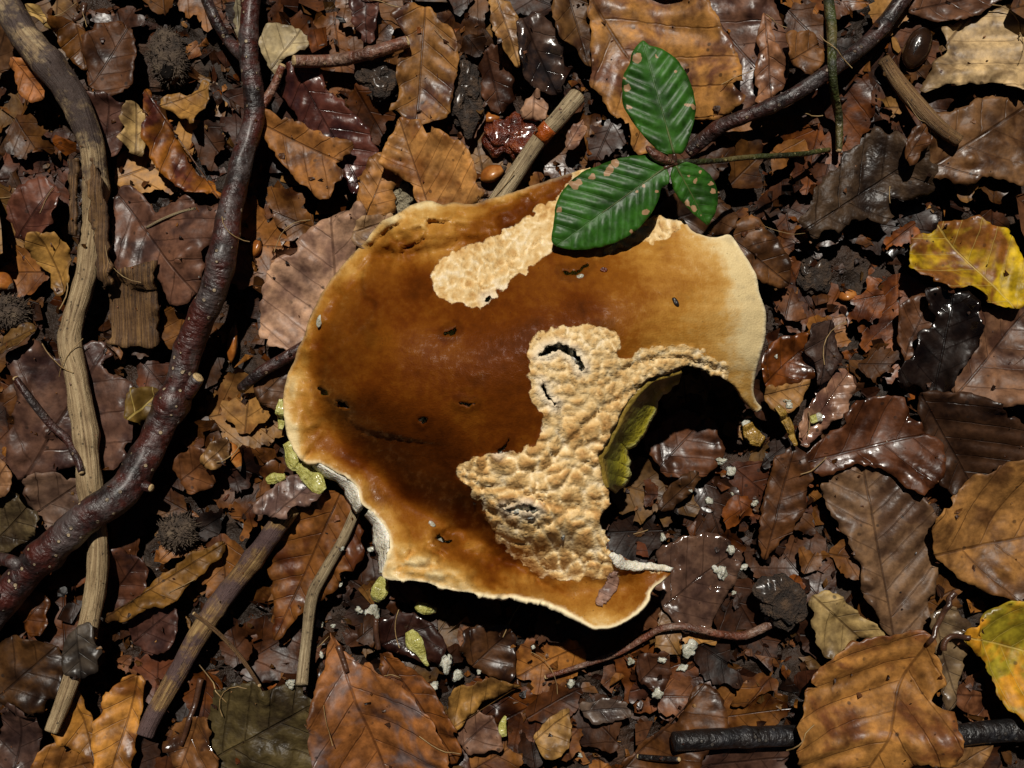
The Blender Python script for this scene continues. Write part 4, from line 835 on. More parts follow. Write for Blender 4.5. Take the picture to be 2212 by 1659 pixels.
dpatch = np.max([np.where(inside(p, V2), 1, -1) * pdist(p, V2) for p in [catmull(q, 10) for q in PATCH]], 0)
dedge = pdist(out_px, V2)
zb = rbf_eval(cz, ZC[:, :2], V2)
x, y = V2.T
pm = sstep(-6, 14, dpatch + 26 * (fbm(x / 16, y / 16, 6) - .5))
# knobbly eaten flesh: pillows of two sizes, larger in the lower part
wx = x + 32 * (fbm(x / 75, y / 75, 2) - .5) * 2; wy = y + 32 * (fbm(x / 75, y / 75, 12) - .5) * 2
big = sstep(760, 980, y)
f1, f2 = worley(wx / 40, wy / 31, 4); g1_, g2_ = worley(wx / 17 + 7, wy / 15, 9); k1_, k2_ = worley(wx / 26 + 3, wy / 21, 19)
dome = sstep(0.0, .42, f2 - f1) * np.clip(1 - (f1 / 1.15) ** 2, 0, 1); dmid = sstep(0.0, .42, k2_ - k1_) * np.clip(1 - (k1_ / 1.2) ** 2, 0, 1)
dome2 = sstep(0.0, .5, g2_ - g1_) * np.clip(1 - (g1_ / 1.2) ** 2, 0, 1)
ridge = np.abs(fbm((wx * .75 + wy * .65) / 75, (wx * .65 - wy * .75) / 190, 21, 2) - .5) * 2
fold = 1 - sstep(0, .16, ridge)
bumps = big * (1.2 * dome + .5 * dmid) + (1 - big) * (.62 * dmid + .36 * dome2) + .14 * dome2
bumph = np.clip(big * (.65 * dome + .3 * dmid) + (1 - big) * (.45 * dmid + .3 * dome2) + .1, 0, 1)
z = zb + pm * (1.55 * bumps - .95 - .75 * fold * (0.4 + .6 * big)) + pm * 1.6 * (fbm(x / 90, y / 60, 71, 2) - .5)
for fl, amp in (([(1430, 812), (1350, 850), (1290, 892), (1240, 940), (1195, 985)], 1.3), ([(985, 1030), (1040, 1060), (1110, 1062), (1190, 1096), (1300, 1112)], 1.6), ([(1000, 1080), (1060, 1110), (1090, 1130), (1130, 1150), (1180, 1140), (1230, 1110)], 1.3), ([(1560, 800), (1480, 772), (1400, 776), (1340, 800)], 1.2), ([(1170, 520), (1110, 560), (1060, 600), (1000, 620)], .9), ([(1210, 880), (1215, 920), (1190, 980), (1140, 1020)], 1.0), ([(1060, 1150), (1150, 1190), (1230, 1195), (1300, 1230)], 1.1)):
    fl = catmull(np.array(fl, float), 10, False); dl = pdist(fl, V2, False) + 5 * (fbm(x / 15, y / 15, 91) - .5)
    nr_ = np.concatenate([np.argmin(((V2[i_:i_ + 3000][:, None] - fl[None]) ** 2).sum(2), 1) for i_ in range(0, len(V2), 3000)])
    tn_ = np.gradient(fl, axis=0)[nr_]; sd = np.sign(tn_[:, 0] * (V2 - fl[nr_])[:, 1] - tn_[:, 1] * (V2 - fl[nr_])[:, 0])
    z = z + pm * amp * (sd * .5 * np.exp(-(dl / 34) ** 2) - .8 * np.exp(-(dl / 7) ** 2))
dpl = np.where(inside(catmull(PLATE, 8), V2), 1, -1) * pdist(catmull(PLATE, 8), V2)
left = 1 - sstep(860, 1000, x)
z = z + 1.9 * sstep(-2, 2, dpl + 3 * (fbm(x / 20, y / 20, 4) - .5)) * left * (1 - pm) * (1 - sstep(0, 140, dpl) * .6)
# lumpy skin near the margins: folds that run along the rim
near = np.concatenate([np.argmin(((V2[i_:i_ + 3000][:, None] - out_px[None]) ** 2).sum(2), 1) for i_ in range(0, len(V2), 3000)])
arc = near * 5.0
up = (1 - sstep(500, 640, y)) * (1 - sstep(1160, 1290, x)); lo_ = sstep(1100, 1200, y) * (1 - sstep(1140, 1260, x)); lf = (1 - sstep(740, 860, x)) * (1 - sstep(20, 110, dedge))
rimn = np.maximum(np.maximum(up * (1 - sstep(90, 190, dedge)), lo_), lf * .55)
rimn = rimn * (1 - pm)
fo_ = fbm(arc / 70, dedge / 38, 31, 3) - .5; fo2 = np.abs(fbm(arc / 120 + 5, dedge / 55, 37, 2) - .5) * 2
z = z + rimn * (6.0 * fo_ + 2.6 * (sstep(0, .25, fo2) - .6) + 1.6 * (fbm(x / 17, y / 13, 33, 2) - .5))
z = z + (1 - pm) * (.7 * (fbm(x / 80, y / 60, 41, 3) - .5) + .12 * (fbm(x / 12, y / 12, 43, 2) - .5))
z = z + sstep(0, 16, dedge) * 0 + 0.9 * (1 - sstep(0, 26, dedge)) * (fbm(arc / 34, 0 * arc, 47, 2) - .5)
for lx, ly, lr_, la in ((868, 482, 34, 2.6), (928, 466, 30, 2.4), (984, 474, 32, 2.4), (1042, 468, 30, 2.2), (905, 522, 26, 2.0), (962, 512, 24, 1.8), (1096, 452, 28, 2.2), (830, 528, 28, 1.8), (1016, 506, 20, 1.4), (700, 690, 22, 1.4), (668, 760, 20, 1.3), (648, 840, 22, 1.3), (640, 920, 24, 1.2), (880, 1228, 22, 1.6), (940, 1240, 26, 1.8), (1000, 1252, 22, 1.5), (1060, 1262, 26, 1.5), (900, 1188, 24, 1.3)):
    z = z + la * np.exp(-(((x - lx) / lr_) ** 2 + ((y - ly) / (lr_ * .62)) ** 2)) * (1 - pm)
vl = pdist(catmull(np.array([(770, 610), (820, 566), (900, 556), (1000, 530), (1090, 492), (1180, 432), (1235, 396)], float), 10, False), V2, False)
z = z - 2.6 * np.exp(-(vl / 20) ** 2) * (1 - pm)
# fold line where the rim turns up, lower left, and radial waves on the right flap
crease = pdist(np.array([(720, 930), (800, 1000), (880, 1080), (960, 1125), (1030, 1165), (1110, 1215), (1170, 1262), (1230, 1300)], float), V2, False)
z = z - 3.6 * np.exp(-(crease / 30) ** 2)
crease2 = pdist(np.array([(735, 640), (700, 720), (675, 800), (690, 850), (705, 900)], float), V2, False)
z = z - 2.2 * np.exp(-(crease2 / 20) ** 2)
z = z + sstep(1300, 1500, x) * (1 - pm) * .8 * (fbm(x / 260, y / 28, 51, 2) - .5)
z = z + .3 * (1 - sstep(0, 9, dedge)) * (fbm(x / 30, y / 30, 61) - .3)
lip = np.zeros(len(V2))
for k, h in enumerate(HOLES):
    dh = pdist(h, V2); lip = np.maximum(lip, (1 - sstep(2, 22, dh + 8 * (fbm(x / 8, y / 8, 95) - .5))))
z = z + lip * .35
zm = z * .001
V = np.column_stack([W2(x, y) * ((HC - zm) / HC)[:, None], zm])
PG = np.array([(1000, 800, .22), (950, 950, .06), (1000, 1060, .05), (1120, 740, .1), (1250, 660, .12), (1200, 600, .3), (1350, 620, .42), (1450, 640, .56), (1550, 600, .66), (1600, 650, .85), (1500, 730, .66), (1600, 780, .84), (1640, 700, .98), (800, 650, .2), (720, 650, .36), (690, 750, .3), (640, 850, .76), (625, 930, .86), (690, 950, .46), (800, 1050, .42), (850, 1120, .5), (900, 1220, .8), (970, 1250, .86), (1020, 1200, .52), (960, 1140, .48), (1100, 1200, .25), (1150, 1262, .55), (1250, 1300, .5), (1330, 1300, .46), (1300, 1340, .74), (1380, 1262, .4), (760, 560, .6), (850, 490, .58), (930, 470, .7), (1000, 460, .65), (1100, 470, .42), (1180, 425, .18), (1090, 440, .55), (950, 520, .45), (850, 550, .35), (900, 620, .14), (1050, 690, .18), (1100, 850, .14), (1000, 900, .26), (720, 800, .25), (800, 850, .14), (700, 870, .36), (1300, 540, .5), (1250, 580, .3), (1400, 540, .6), (1520, 540, .7), (1590, 560, .92), (880, 1050, .1), (780, 980, .2), (1060, 1120, .1), (1100, 492, .12), (1232, 392, .14), (1040, 518, .16), (1150, 452, .14), (980, 1000, .04), (860, 980, .08)])
wt = 1 / (np.linalg.norm(V2[:, None] - PG[None, :, :2], axis=2) + 12) ** 3
pig = (wt * PG[None, :, 2]).sum(1) / wt.sum(1)
notch = pdist(np.array(OUT[36:69], float), V2, False)
pig = pig + .20 * (1 - sstep(8, 40, dedge + 22 * (fbm(x / 40, y / 40, 83) - .5))) * sstep(40, 120, notch) * (1 - sstep(900, 1300, x) * .6) + .22 * (1 - sstep(15, 110, dedge)) * sstep(1480, 1600, x) * sstep(30, 80, notch) + .10 * rimn * fo_ * 6
notch = pdist(np.array(OUT[36:69], float), V2, False)
edge_w = (1 - sstep(1, 7, dedge + 4 * (fbm(x / 25, y / 25, 81) - .5))) * sstep(6, 20, notch) * (.25 + .75 * sstep(1050, 1250, x * .5 + y * .8))
uvp = np.column_stack([x / 1000, y / 1000])
HOLEL = lip

def cap_material():
    q = NT('cap_skin'); uv = q.n('UVMap', uv_map='UVMap').outputs[0]
    pig_ = q.attr('pigment'); pt = q.attr('patch'); bh = q.attr('bumph'); ed = q.attr('edgew'); lp = q.attr('lip')
    n1 = q.noise(uv, 14, 4, 0.6); n2 = q.noise(uv, 60, 4, 0.6); n3 = q.noise(uv, 260, 3, 0.6)
    mp = q.n('Mapping'); q.set(mp.inputs[0], uv); mp.inputs['Scale'].default_value = (6, 42, 1); mp.inputs['Rotation'].default_value = (0, 0, 0.12)
    st_ = q.noise(mp.outputs[0], 1.0, 3)
    p = q.math('ADD', pig_, q.math('MULTIPLY', q.math('SUBTRACT', n1, 0.5), 0.34))
    p = q.math('ADD', p, q.math('MULTIPLY', q.math('SUBTRACT', n2, 0.5), 0.30))
    p = q.math('ADD', p, q.math('MULTIPLY', q.math('SUBTRACT', st_, 0.5), q.mr(pig_, 0.3, 0.6, 0.0, 0.24)))
    skin = q.ramp(p, [(0.0, tuple(lin((62, 27, 4)))), (0.2, tuple(lin((96, 46, 7)))), (0.42, tuple(lin((130, 76, 17)))), (0.62, tuple(lin((170, 119, 48)))), (0.8, tuple(lin((196, 152, 82)))), (1.0, tuple(lin((224, 200, 148))))])
    skin = q.mix(q.math('MULTIPLY', q.mr(n3, 0.3, 0.75, 0, 1), 0.25), skin, q.mix(1.0, skin, (0.55, 0.45, 0.4), 'MULTIPLY'))
    stain = q.math('MULTIPLY', q.mr(q.noise(uv, 9, 4, 0.6), 0.58, 0.7), 0.5)
    skin = q.mix(stain, skin, q.mix(1.0, skin, (0.50, 0.52, 0.6), 'MULTIPLY'))
    spk = q.math('MULTIPLY', q.mr(q.vor(uv, 75, 'F1'), 0.05, 0.1, 1, 0), q.mr(n1, 0.5, 0.56))
    skin = q.mix(q.math('MULTIPLY', spk, 0.75), skin, (0.02, 0.012, 0.005))
    skin = q.mix(q.math('MULTIPLY', q.mr(lp, 0.05, 0.6), 0.55), skin, q.mix(1.0, skin, (0.5, 0.45, 0.42), 'MULTIPLY'))
    skin = q.mix(ed, skin, lin((240, 222, 180)))
    b = q.math('ADD', bh, q.math('MULTIPLY', q.math('SUBTRACT', n2, 0.5), 0.5))
    b = q.math('ADD', b, q.math('MULTIPLY', q.math('SUBTRACT', n1, 0.5), 1.1))
    flesh = q.ramp(b, [(0.0, tuple(lin((234, 216, 184)))), (0.32, tuple(lin((222, 194, 144)))), (0.66, tuple(lin((206, 168, 110)))), (1.0, tuple(lin((180, 134, 78))))])
    flesh = q.mix(q.math('MULTIPLY', lp, 0.7), flesh, lin((230, 215, 190)))
    pmk = q.mr(q.math('ADD', pt, q.math('MULTIPLY', q.math('SUBTRACT', n3, 0.5), 0.5)), 0.36, 0.62)
    col = q.mix(pmk, skin, flesh)
    rough = q.mix(pmk, q.mr(n2, 0.42, 0.68, 0.52, 0.3), (0.6, 0.6, 0.6))
    f4 = q.vor(uv, 130, 'F1')
    h = q.math('ADD', q.math('MULTIPLY', n3, 0.25), q.math('MULTIPLY', pmk, q.math('SUBTRACT', q.math('MULTIPLY', n2, 0.9), q.math('MULTIPLY', f4, 0.45))))
    h = q.math('ADD', h, q.math('MULTIPLY', n2, 0.35))
    sep = q.n('SeparateColor'); q.set(sep.inputs[0], rough)
    return q.out(col, sep.outputs[0], q.bump(h, 0.0008, 0.75), Specular_IOR_Level=q.math('MULTIPLY', q.mr(n2, 0.5, 0.7, 0.12, 0.45), q.mr(pig_, 0.15, 0.5, 0.35, 1.0)))
M['cap'] = cap_material()
M['flesh'] = simple('white_cap_flesh', [(186, 176, 150), (222, 214, 196), (238, 232, 218)], 200, .5, .0008, .15, .3)
def pore_material():
    q = NT('pore_wall'); vec, oi = objvec(q); n1 = q.noise(vec, 90, 4, .6); n2 = q.noise(vec, 420, 3); at = q.attr('row')
    col = q.ramp(q.math('ADD', at, q.math('MULTIPLY', q.math('SUBTRACT', n1, .5), .7)), [(0.0, tuple(lin((142, 116, 48)))), (0.22, tuple(lin((108, 106, 40)))), (0.5, tuple(lin((122, 116, 34)))), (0.75, tuple(lin((176, 162, 44)))), (1.0, tuple(lin((196, 192, 130))))])
    return q.out(col, .42, q.bump(q.math('ADD', n1, n2), .0009), Coat_Weight=.3, Coat_Roughness=.2, Subsurface_Weight=.1, Subsurface_Radius=(1, .8, .3), Subsurface_Scale=.0015)
M['pore'] = pore_material()
c0 = W2(960, 830, .02)
mush = empty('mushroom', np.array([c0[0], c0[1], -.006]))
tag(mush, 'large brown bolete mushroom cap with pale eaten patches and a bitten-out gap', 'mushroom')
cap = mk('cap', V, F, [M['cap'], M['flesh']], mush, uv=uvp, attrs={'pigment': pig, 'patch': pm, 'bumph': bumph, 'edgew': edge_w, 'lip': lip})
vg = cap.vertex_groups.new(name='thick'); wts = (.22 + .78 * sstep(0, 130, np.minimum(dedge, 400))) * (1 - .96 * lip)
for q_ in range(21):
    idx = np.where(np.round(wts * 20).astype(int) == q_)[0]
    if len(idx): vg.add(idx.tolist(), q_ / 20, 'REPLACE')
sm = cap.modifiers.new('flesh', 'SOLIDIFY'); sm.thickness = .0075; sm.offset = -1; sm.vertex_group = 'thick'; sm.material_offset = 1; sm.material_offset_rim = 0
# tube layer under the flesh
pz = lambda Q: rbf_eval(cz, ZC[:, :2], Q) * .001
in_px = catmull(np.array([(700, 700), (800, 580), (950, 520), (1150, 480), (1330, 500), (1500, 560), (1590, 660), (1580, 760), (1480, 740), (1370, 800), (1280, 900), (1240, 1050), (1250, 1180), (1120, 1220), (950, 1170), (850, 1080), (740, 960), (680, 860)], float), 20)
Q, FQ = triangulate(in_px, 22, (), RC); FQ = FQ[:, ::-1]; zq = pz(Q) - .009 - .004 * sstep(0, 80, pdist(in_px, Q))
vq = np.column_stack([W2(*Q.T) * ((HC - zq) / HC)[:, None], zq])
pl = mk('pore_layer', vq, FQ, M['pore'], mush, attrs={'row': .4 + .2 * fbm(Q[:, 0] / 30, Q[:, 1] / 30, 2)})
m_ = pl.modifiers.new('thickness', 'SOLIDIFY'); m_.thickness = .006; m_.offset = -1
# yellow-green torn tube wall showing in the gap
top = catmull(np.array([(1470, 797), (1436, 808), (1410, 815), (1390, 828), (1366, 852), (1344, 882), (1333, 908), (1316, 942), (1303, 968), (1291, 986), (1297, 1022), (1306, 1054)], float), 5, False)
bot = np.array([(1462, 822), (1440, 838), (1424, 856), (1412, 880), (1400, 910), (1386, 944), (1366, 962), (1352, 966), (1352, 990), (1360, 1012), (1350, 1034), (1322, 1058)], float)
bt = np.stack([np.interp(np.linspace(0, 1, len(top)), np.linspace(0, 1, len(bot)), bot[:, i_]) for i_ in (0, 1)], 1)
bt = bt + (fbm(np.arange(len(bt)) / 4.0, np.zeros(len(bt)), 3)[:, None] - .5) * np.array([14, 8])
zt = pz(top) - .0012; rows = []; rw = []
for j, t in enumerate(np.linspace(0, 1, 12)):
    p_ = top * (1 - t) + bt * t
    z_ = zt - .001 - (.020 * t ** .8) + .0022 * (fbm(p_[:, 0] / 16, p_[:, 1] / 16, 14) - .5) * (t > .05) - .002 * np.sin(t * math.pi) 
    rows.append(np.column_stack([W2(p_[:, 0], p_[:, 1]) * ((HC - z_) / HC)[:, None], z_])); rw.append(np.full(len(p_), t))
vv = np.concatenate(rows); m = len(top)
ii = (np.arange(11)[:, None] * m + np.arange(m - 1)[None]).ravel()
pw = mk('torn_pore_wall', vv, np.stack([ii, ii + m, ii + m + 1, ii + 1], 1), M['pore'], mush, attrs={'row': np.concatenate(rw)})
pw['label'] = 'yellow-green torn edge of the tube layer'
m_ = pw.modifiers.new('thickness', 'SOLIDIFY'); m_.thickness = .0025; m_.offset = 0
# white torn flesh along the lower left rim, and frayed white edge at the lower right corner
def lumpy_strip(name, inner, outer, z_in, dz, label, mat='flesh', n=6):
    a = catmull(np.array(inner, float), 4, False); b_ = np.array(outer, float)
    b2 = np.stack([np.interp(np.linspace(0, 1, len(a)), np.linspace(0, 1, len(b_)), b_[:, i_]) for i_ in (0, 1)], 1)
    b2 = b2 + 5 * (np.stack([fbm(np.arange(len(a)) / 3.5, np.zeros(len(a)), 5), fbm(np.arange(len(a)) / 3.5, np.ones(len(a)) * 9, 6)], 1) - .5)
    rows = []; zi = pz(a) + z_in
    for t in np.linspace(0, 1, n):
        p_ = a * (1 - t) + b2 * t; z_ = zi - dz * t ** 1.6 + .0016 * (fbm(p_[:, 0] / 9, p_[:, 1] / 9, 24) - .5)
        rows.append(np.column_stack([W2(p_[:, 0], p_[:, 1]) * ((HC - z_) / HC)[:, None], z_]))
    m = len(a); ii = (np.arange(n - 1)[:, None] * m + np.arange(m - 1)[None]).ravel()
    Fs = np.stack([ii, ii + 1, ii + m + 1, ii + m], 1)
    o = mk(name, np.concatenate(rows), Fs, M[mat], mush); o['label'] = label
    mo = o.modifiers.new('thickness', 'SOLIDIFY'); mo.thickness = .0022; mo.offset = 0; return o
lumpy_strip('torn_flesh', [(676, 992), (694, 998), (728, 1018), (754, 1028), (775, 1054), (784, 1086)], [(680, 1006), (702, 1024), (730, 1034), (747, 1054), (757, 1084), (776, 1108)], -.0012, .005, 'white torn flesh at the split lower left rim')
lumpy_strip('torn_flesh', [(800, 1098), (820, 1116), (838, 1142), (846, 1166), (842, 1200), (832, 1236)], [(792, 1108), (812, 1138), (810, 1172), (822, 1202), (823, 1222), (826, 1240)], -.0012, .005, 'white torn flesh beside the lower left corner of the cap')
lumpy_strip('frayed_edge', [(1314, 1200), (1334, 1224), (1360, 1230), (1400, 1231), (1446, 1234)], [(1320, 1192), (1346, 1208), (1376, 1218), (1410, 1220), (1452, 1226)], .0006, .0008, 'white frayed flesh along the lower edge of the gap', n=5)
# short stem, hidden under the cap
tz = np.linspace(-.012, .040, 16); rr = .017 + .006 * np.cos((tz + .012) / 0.045 * math.pi) 
v, f, u = tube(np.column_stack([np.full(16, c0[0]) - .006, np.full(16, c0[1]), tz]), rr, 24, noise=.05, seed=4)
mk('stem', v, f, M['flesh'], mush, uv=u)
# bits lying on the cap
def capz(px, py):
    i_ = np.argmin(np.hypot(x - px, y - py)); return zm[i_]
def lump(name, label, cat, px, py, r, mat, z=None, flat=.6, seed=0, group=None, asp=1.0, rot=0.0, rough=.35, nu=14, nv=9, parent=None):
    zz = zat(px, py) if z is None else z
    c = W2(px, py, zz); th = np.linspace(0, 2 * math.pi, nu, endpoint=False); ph = np.linspace(0, math.pi, nv)
    T, Ph = np.meshgrid(th, ph); k = 1 + rough * 2 * (fbm(np.cos(T) * np.sin(Ph) * 1.6 + seed * 3.3 + 9, np.sin(T) * np.sin(Ph) * 1.6 + np.cos(Ph) * 1.3 + seed, seed % 40, 3) - .5)
    X = r * S * k * np.sin(Ph) * np.cos(T); Y = r * S * asp * k * np.sin(Ph) * np.sin(T); Z = r * S * flat * k * np.cos(Ph)
    cr, sr = math.cos(rot), math.sin(rot)
    vv = np.stack([c[0] + X * cr - Y * sr, c[1] + X * sr + Y * cr, zz + r * S * flat * .72 + Z], -1).reshape(-1, 3)
    Fs = [[a * nu + b_, (a + 1) * nu + b_, (a + 1) * nu + (b_ + 1) % nu, a * nu + (b_ + 1) % nu] for a in range(nv - 1) for b_ in range(nu)]
    o = mk(name, vv, Fs, M[mat], parent)
    if parent is None: tag(o, label, cat, group)
    return o
def bit(label, poly, col, name='leaf_bit', zoff=.0012, mat='leaf'):
    P = np.array(poly, float); Q, FQ = triangulate(jag(catmull(P, 4, tension=.2), 1.2, .2, 4), 5); FQ = FQ[:, ::-1]
    zq = np.array([capz(*p) for p in Q]) + zoff + .0006 * fbm(Q[:, 0] / 9, Q[:, 1] / 9, 3)
    o = mk(name, np.column_stack([W2(*Q.T) * ((HC - zq) / HC)[:, None], zq]), FQ, M[mat], uv=Q / 60)
    o.color = (*lin(col), 1); o['tint'] = [float(a) for a in lin(col) * .6]; o['wet'] = .3
    mo = o.modifiers.new('thickness', 'SOLIDIFY'); mo.thickness = .0009; mo.offset = -1
    tag(o, label, 'leaf'); return o
bit('small pinkish-grey broken leaf piece lying on the lower lobe of the cap', [(1286, 1302), (1294, 1276), (1310, 1262), (1314, 1246), (1330, 1238), (1338, 1256), (1332, 1274), (1318, 1290), (1296, 1308)], (152, 122, 108))
lump('dark_seed', 'tiny black seed lying on the pale right flap of the cap', 'seed', 1459, 653, 5, 'blackbark', z=capz(1459, 653), asp=2.0, rot=.5, seed=3)
lump('dark_seed', 'tiny red-brown grain beside the upper crack of the cap', 'seed', 1304, 583, 7, 'clod', z=capz(1304, 583), asp=.7, seed=4)
lump('flesh_flake', 'small white flake standing by the slit in the lower rim', 'mushroom flake', 934, 1132, 9, 'crumb', z=capz(934, 1132), flat=.4, asp=.6, rot=-.6, seed=5)
lump('flesh_flake', 'white flake beside the upper crack of the cap', 'mushroom flake', 1252, 599, 9, 'crumb', z=capz(1252, 599) - .0005, asp=.6, rot=.4, seed=6, flat=.35)
lump('flesh_flake', 'narrow white flake on the left rim of the cap', 'mushroom flake', 690, 695, 6, 'crumb', z=capz(690, 695), asp=2.2, rot=-.25, seed=7, flat=.4)
# ------------------------------------------------------------------ beech seedling with three green leaves
node = np.array([*W2(1458, 350, 0.045), 0.045])
seed_ = empty('beech_seedling', np.array([*W2(1790, 324, 0.0), zat(1790, 324)])); tag(seed_, 'beech seedling with three glossy green leaves over the top rim of the cap', 'seedling')
def green(poly, axis, z_b, z_t, spots, droop, vsp, label):
    P = np.array(poly, float); zmid = (z_b + z_t) / 2
    o2 = jag(catmull(P, 7, tension=.42), .8, .06, len(poly)); Q, FQ = triangulate(o2, 7.0); FQ = FQ[:, ::-1]
    b_ = np.array(axis[:2], float); t_ = np.array(axis[2:], float); ax = t_ - b_; L = np.linalg.norm(ax); ax /= L; nn = np.array([-ax[1], ax[0]])
    al = (Q - b_) @ ax; d = (Q - b_) @ nn
    ph = al / vsp - .72 * np.abs(d) / vsp - .035 * (d / vsp) ** 2 + (d > 0) * .47
    zq = z_b + (z_t - z_b) * al / L - droop * (d / (L * .35)) ** 2 + .0009 * (.5 - .5 * np.cos(2 * math.pi * ph)) * np.clip(np.abs(d) / (.5 * vsp), 0, 1) + .0010 * (fbm(Q[:, 0] / 90, Q[:, 1] / 60, 7) - .5) + .10 * np.abs(d) * S
    tn = np.zeros(len(Q))
    for (sx_, sy_, sr_) in spots: tn = np.maximum(tn, 1 - sstep(.5, 1.25, np.hypot(Q[:, 0] - sx_, Q[:, 1] - sy_) / sr_))
    Vg = np.column_stack([W2(*Q.T) * ((HC - zq) / HC)[:, None], zq])
    o = mk('green_leaf', Vg, FQ, M['green'], seed_, uv=np.stack([al / vsp, d / vsp], 1), attrs={'tan': tn}); o['label'] = label
    o.color = (*lin((44, 88, 24)), 1); o['tint'] = [float(a) for a in lin((34, 76, 18))]; o['wet'] = .55
    mo = o.modifiers.new('thickness', 'SOLIDIFY'); mo.thickness = .00028; mo.offset = 0
    a_ = np.linspace(0, .96, 24); q = b_ + (t_ - b_) * a_[:, None]; zl = z_b + (z_t - z_b) * a_ + .0001
    v, f, u = tube(np.column_stack([W2(*q.T) * ((HC - zl) / HC)[:, None], zl]), .0004 * (1 - .75 * a_), 6)
    r = mk('midrib', v, f, M['petiole'] if False else M['green'], o, uv=u * 0 + .3, attrs={'tan': np.zeros(len(v))}); r.color = (*lin((70, 84, 44)), 1); r['tint'] = [float(a) for a in lin((70, 78, 44))]; r['wet'] = .3
    pz_ = np.linspace(0.045, z_b, 6); pp = np.linspace(0, 1, 6)[:, None] * (b_ - np.array([1458, 350.])) + np.array([1458, 350.])
    v, f, u = tube(np.column_stack([W2(*pp.T) * ((HC - pz_) / HC)[:, None], pz_]), np.linspace(.0009, .0006, 6), 8); mk('petiole', v, f, M['petiole'], seed_, uv=u)
green([(1388, 88), (1366, 113), (1359, 140), (1346, 163), (1344, 193), (1346, 226), (1366, 263), (1393, 296), (1419, 323), (1439, 333), (1456, 331), (1473, 331), (1486, 310), (1496, 273), (1503, 233), (1496, 193), (1483, 160), (1459, 126), (1429, 106), (1403, 98)], (1456, 332, 1388, 90), .046, .046,
      [(1376, 126, 12), (1354, 190, 9), (1359, 232, 6), (1348, 170, 5), (1498, 231, 6), (1484, 228, 6), (1487, 211, 5), (1459, 154, 4), (1418, 122, 4)], .002, 38, 'upright green leaf with a greyish shine')
green([(1436, 356), (1426, 340), (1399, 335), (1359, 338), (1333, 343), (1293, 358), (1256, 373), (1229, 396), (1209, 423), (1199, 453), (1196, 483), (1191, 518), (1203, 533), (1239, 540), (1273, 538), (1303, 533), (1339, 520), (1376, 497), (1406, 463), (1423, 430), (1429, 407), (1443, 397), (1446, 380)], (1434, 364, 1200, 532), .0455, .044,
      [(1330, 352, 11), (1318, 366, 10), (1311, 374, 8), (1280, 382, 8), (1242, 400, 11), (1250, 394, 8), (1232, 396, 6), (1208, 452, 8), (1395, 458, 8), (1420, 414, 5), (1374, 414, 4), (1436, 396, 5), (1364, 500, 6), (1392, 402, 3)], .003, 36, 'broad green leaf lying over the cap')
green([(1453, 363), (1466, 357), (1483, 350), (1509, 360), (1533, 377), (1546, 400), (1551, 427), (1546, 457), (1536, 477), (1529, 488), (1516, 477), (1493, 457), (1469, 433), (1456, 410), (1449, 383)], (1460, 358, 1530, 487), .045, .040,
      [(1476, 432, 5), (1484, 438, 7), (1498, 450, 8), (1488, 446, 4), (1540, 414, 6), (1536, 396, 5), (1512, 370, 4), (1486, 380, 3), (1498, 392, 3), (1502, 384, 3), (1512, 466, 3)], .002, 24, 'smallest green leaf, pointing down')
q = catmull(np.array([(1440, 352, 0.0455), (1458, 350, 0.045), (1500, 350, .042), (1560, 346, .032), (1640, 338, .022), (1720, 334, .012), (1790, 324, zat(1790, 324) + .001)], float)[:, :], 8, False)
v, f, u = tube(np.column_stack([W2(q[:, 0], q[:, 1]) * ((HC - q[:, 2]) / HC)[:, None], q[:, 2]]), np.linspace(.0008, .0009, len(q)), 9, noise=.3, seed=3, nscale=200); mk('stem', v, f, M['mosstwig'], seed_, uv=u)
q = catmull(np.array([(1456, 352, 0.0455), (1432, 344, .0465), (1412, 332, .0475), (1396, 316, .048)], float), 4, False); tt = np.linspace(0, 1, len(q))
v, f, u = tube(np.column_stack([W2(q[:, 0], q[:, 1]) * ((HC - q[:, 2]) / HC)[:, None], q[:, 2]]), .0003 + .0013 * np.sin(math.pi * tt) ** .8, 8); mk('bud', v, f, M['redtwig'], seed_, uv=u)
# ------------------------------------------------------------------ crumbs, tube pieces, nuts, husks
CR = [(1560, 995, 16), (1578, 1018, 8), (1530, 1082, 8), (1630, 1086, 9), (1612, 916, 10), (1640, 928, 9), (1432, 1160, 8), (1578, 1186, 8), (1490, 1402, 18), (1498, 1388, 10), (1474, 1440, 17), (1420, 1496, 16), (1432, 1426, 8), (965, 1433, 16), (972, 1420, 7), (984, 1458, 16), (1034, 1451, 9), (938, 1481, 7), (806, 1326, 16), (776, 1318, 9), (736, 1262, 6), (690, 1346, 9), (721, 1352, 7), (694, 1413, 6), (1362, 1428, 8), (1232, 1476, 9), (1254, 1630, 8), (1152, 1398, 5), (628, 1476, 8), (802, 1186, 6), (1558, 1238, 16), (1546, 1230, 8), (1585, 1280, 6), (1582, 1066, 6), (1704, 876, 6), (1768, 902, 9), (1700, 868, 7), (1676, 770, 4), (1916, 954, 4), (1606, 1226, 6), (1656, 1336, 8), (1492, 1060, 4), (740, 1185, 5)]
for k, (a, b_, r_) in enumerate(CR):
    lump('mushroom_crumb', 'small white crumb of mushroom flesh strewn on the litter', 'mushroom crumb', a, b_, r_ * (.75 + .5 * ((k * 53) % 11) / 11), 'crumb', z=zat(a, b_) - r_ * S * .22, seed=k, asp=.55 + .5 * ((k * 37) % 10) / 10, rot=k * 1.3, flat=.45, rough=.95, group='white mushroom crumbs strewn around the cap', nu=16, nv=10)
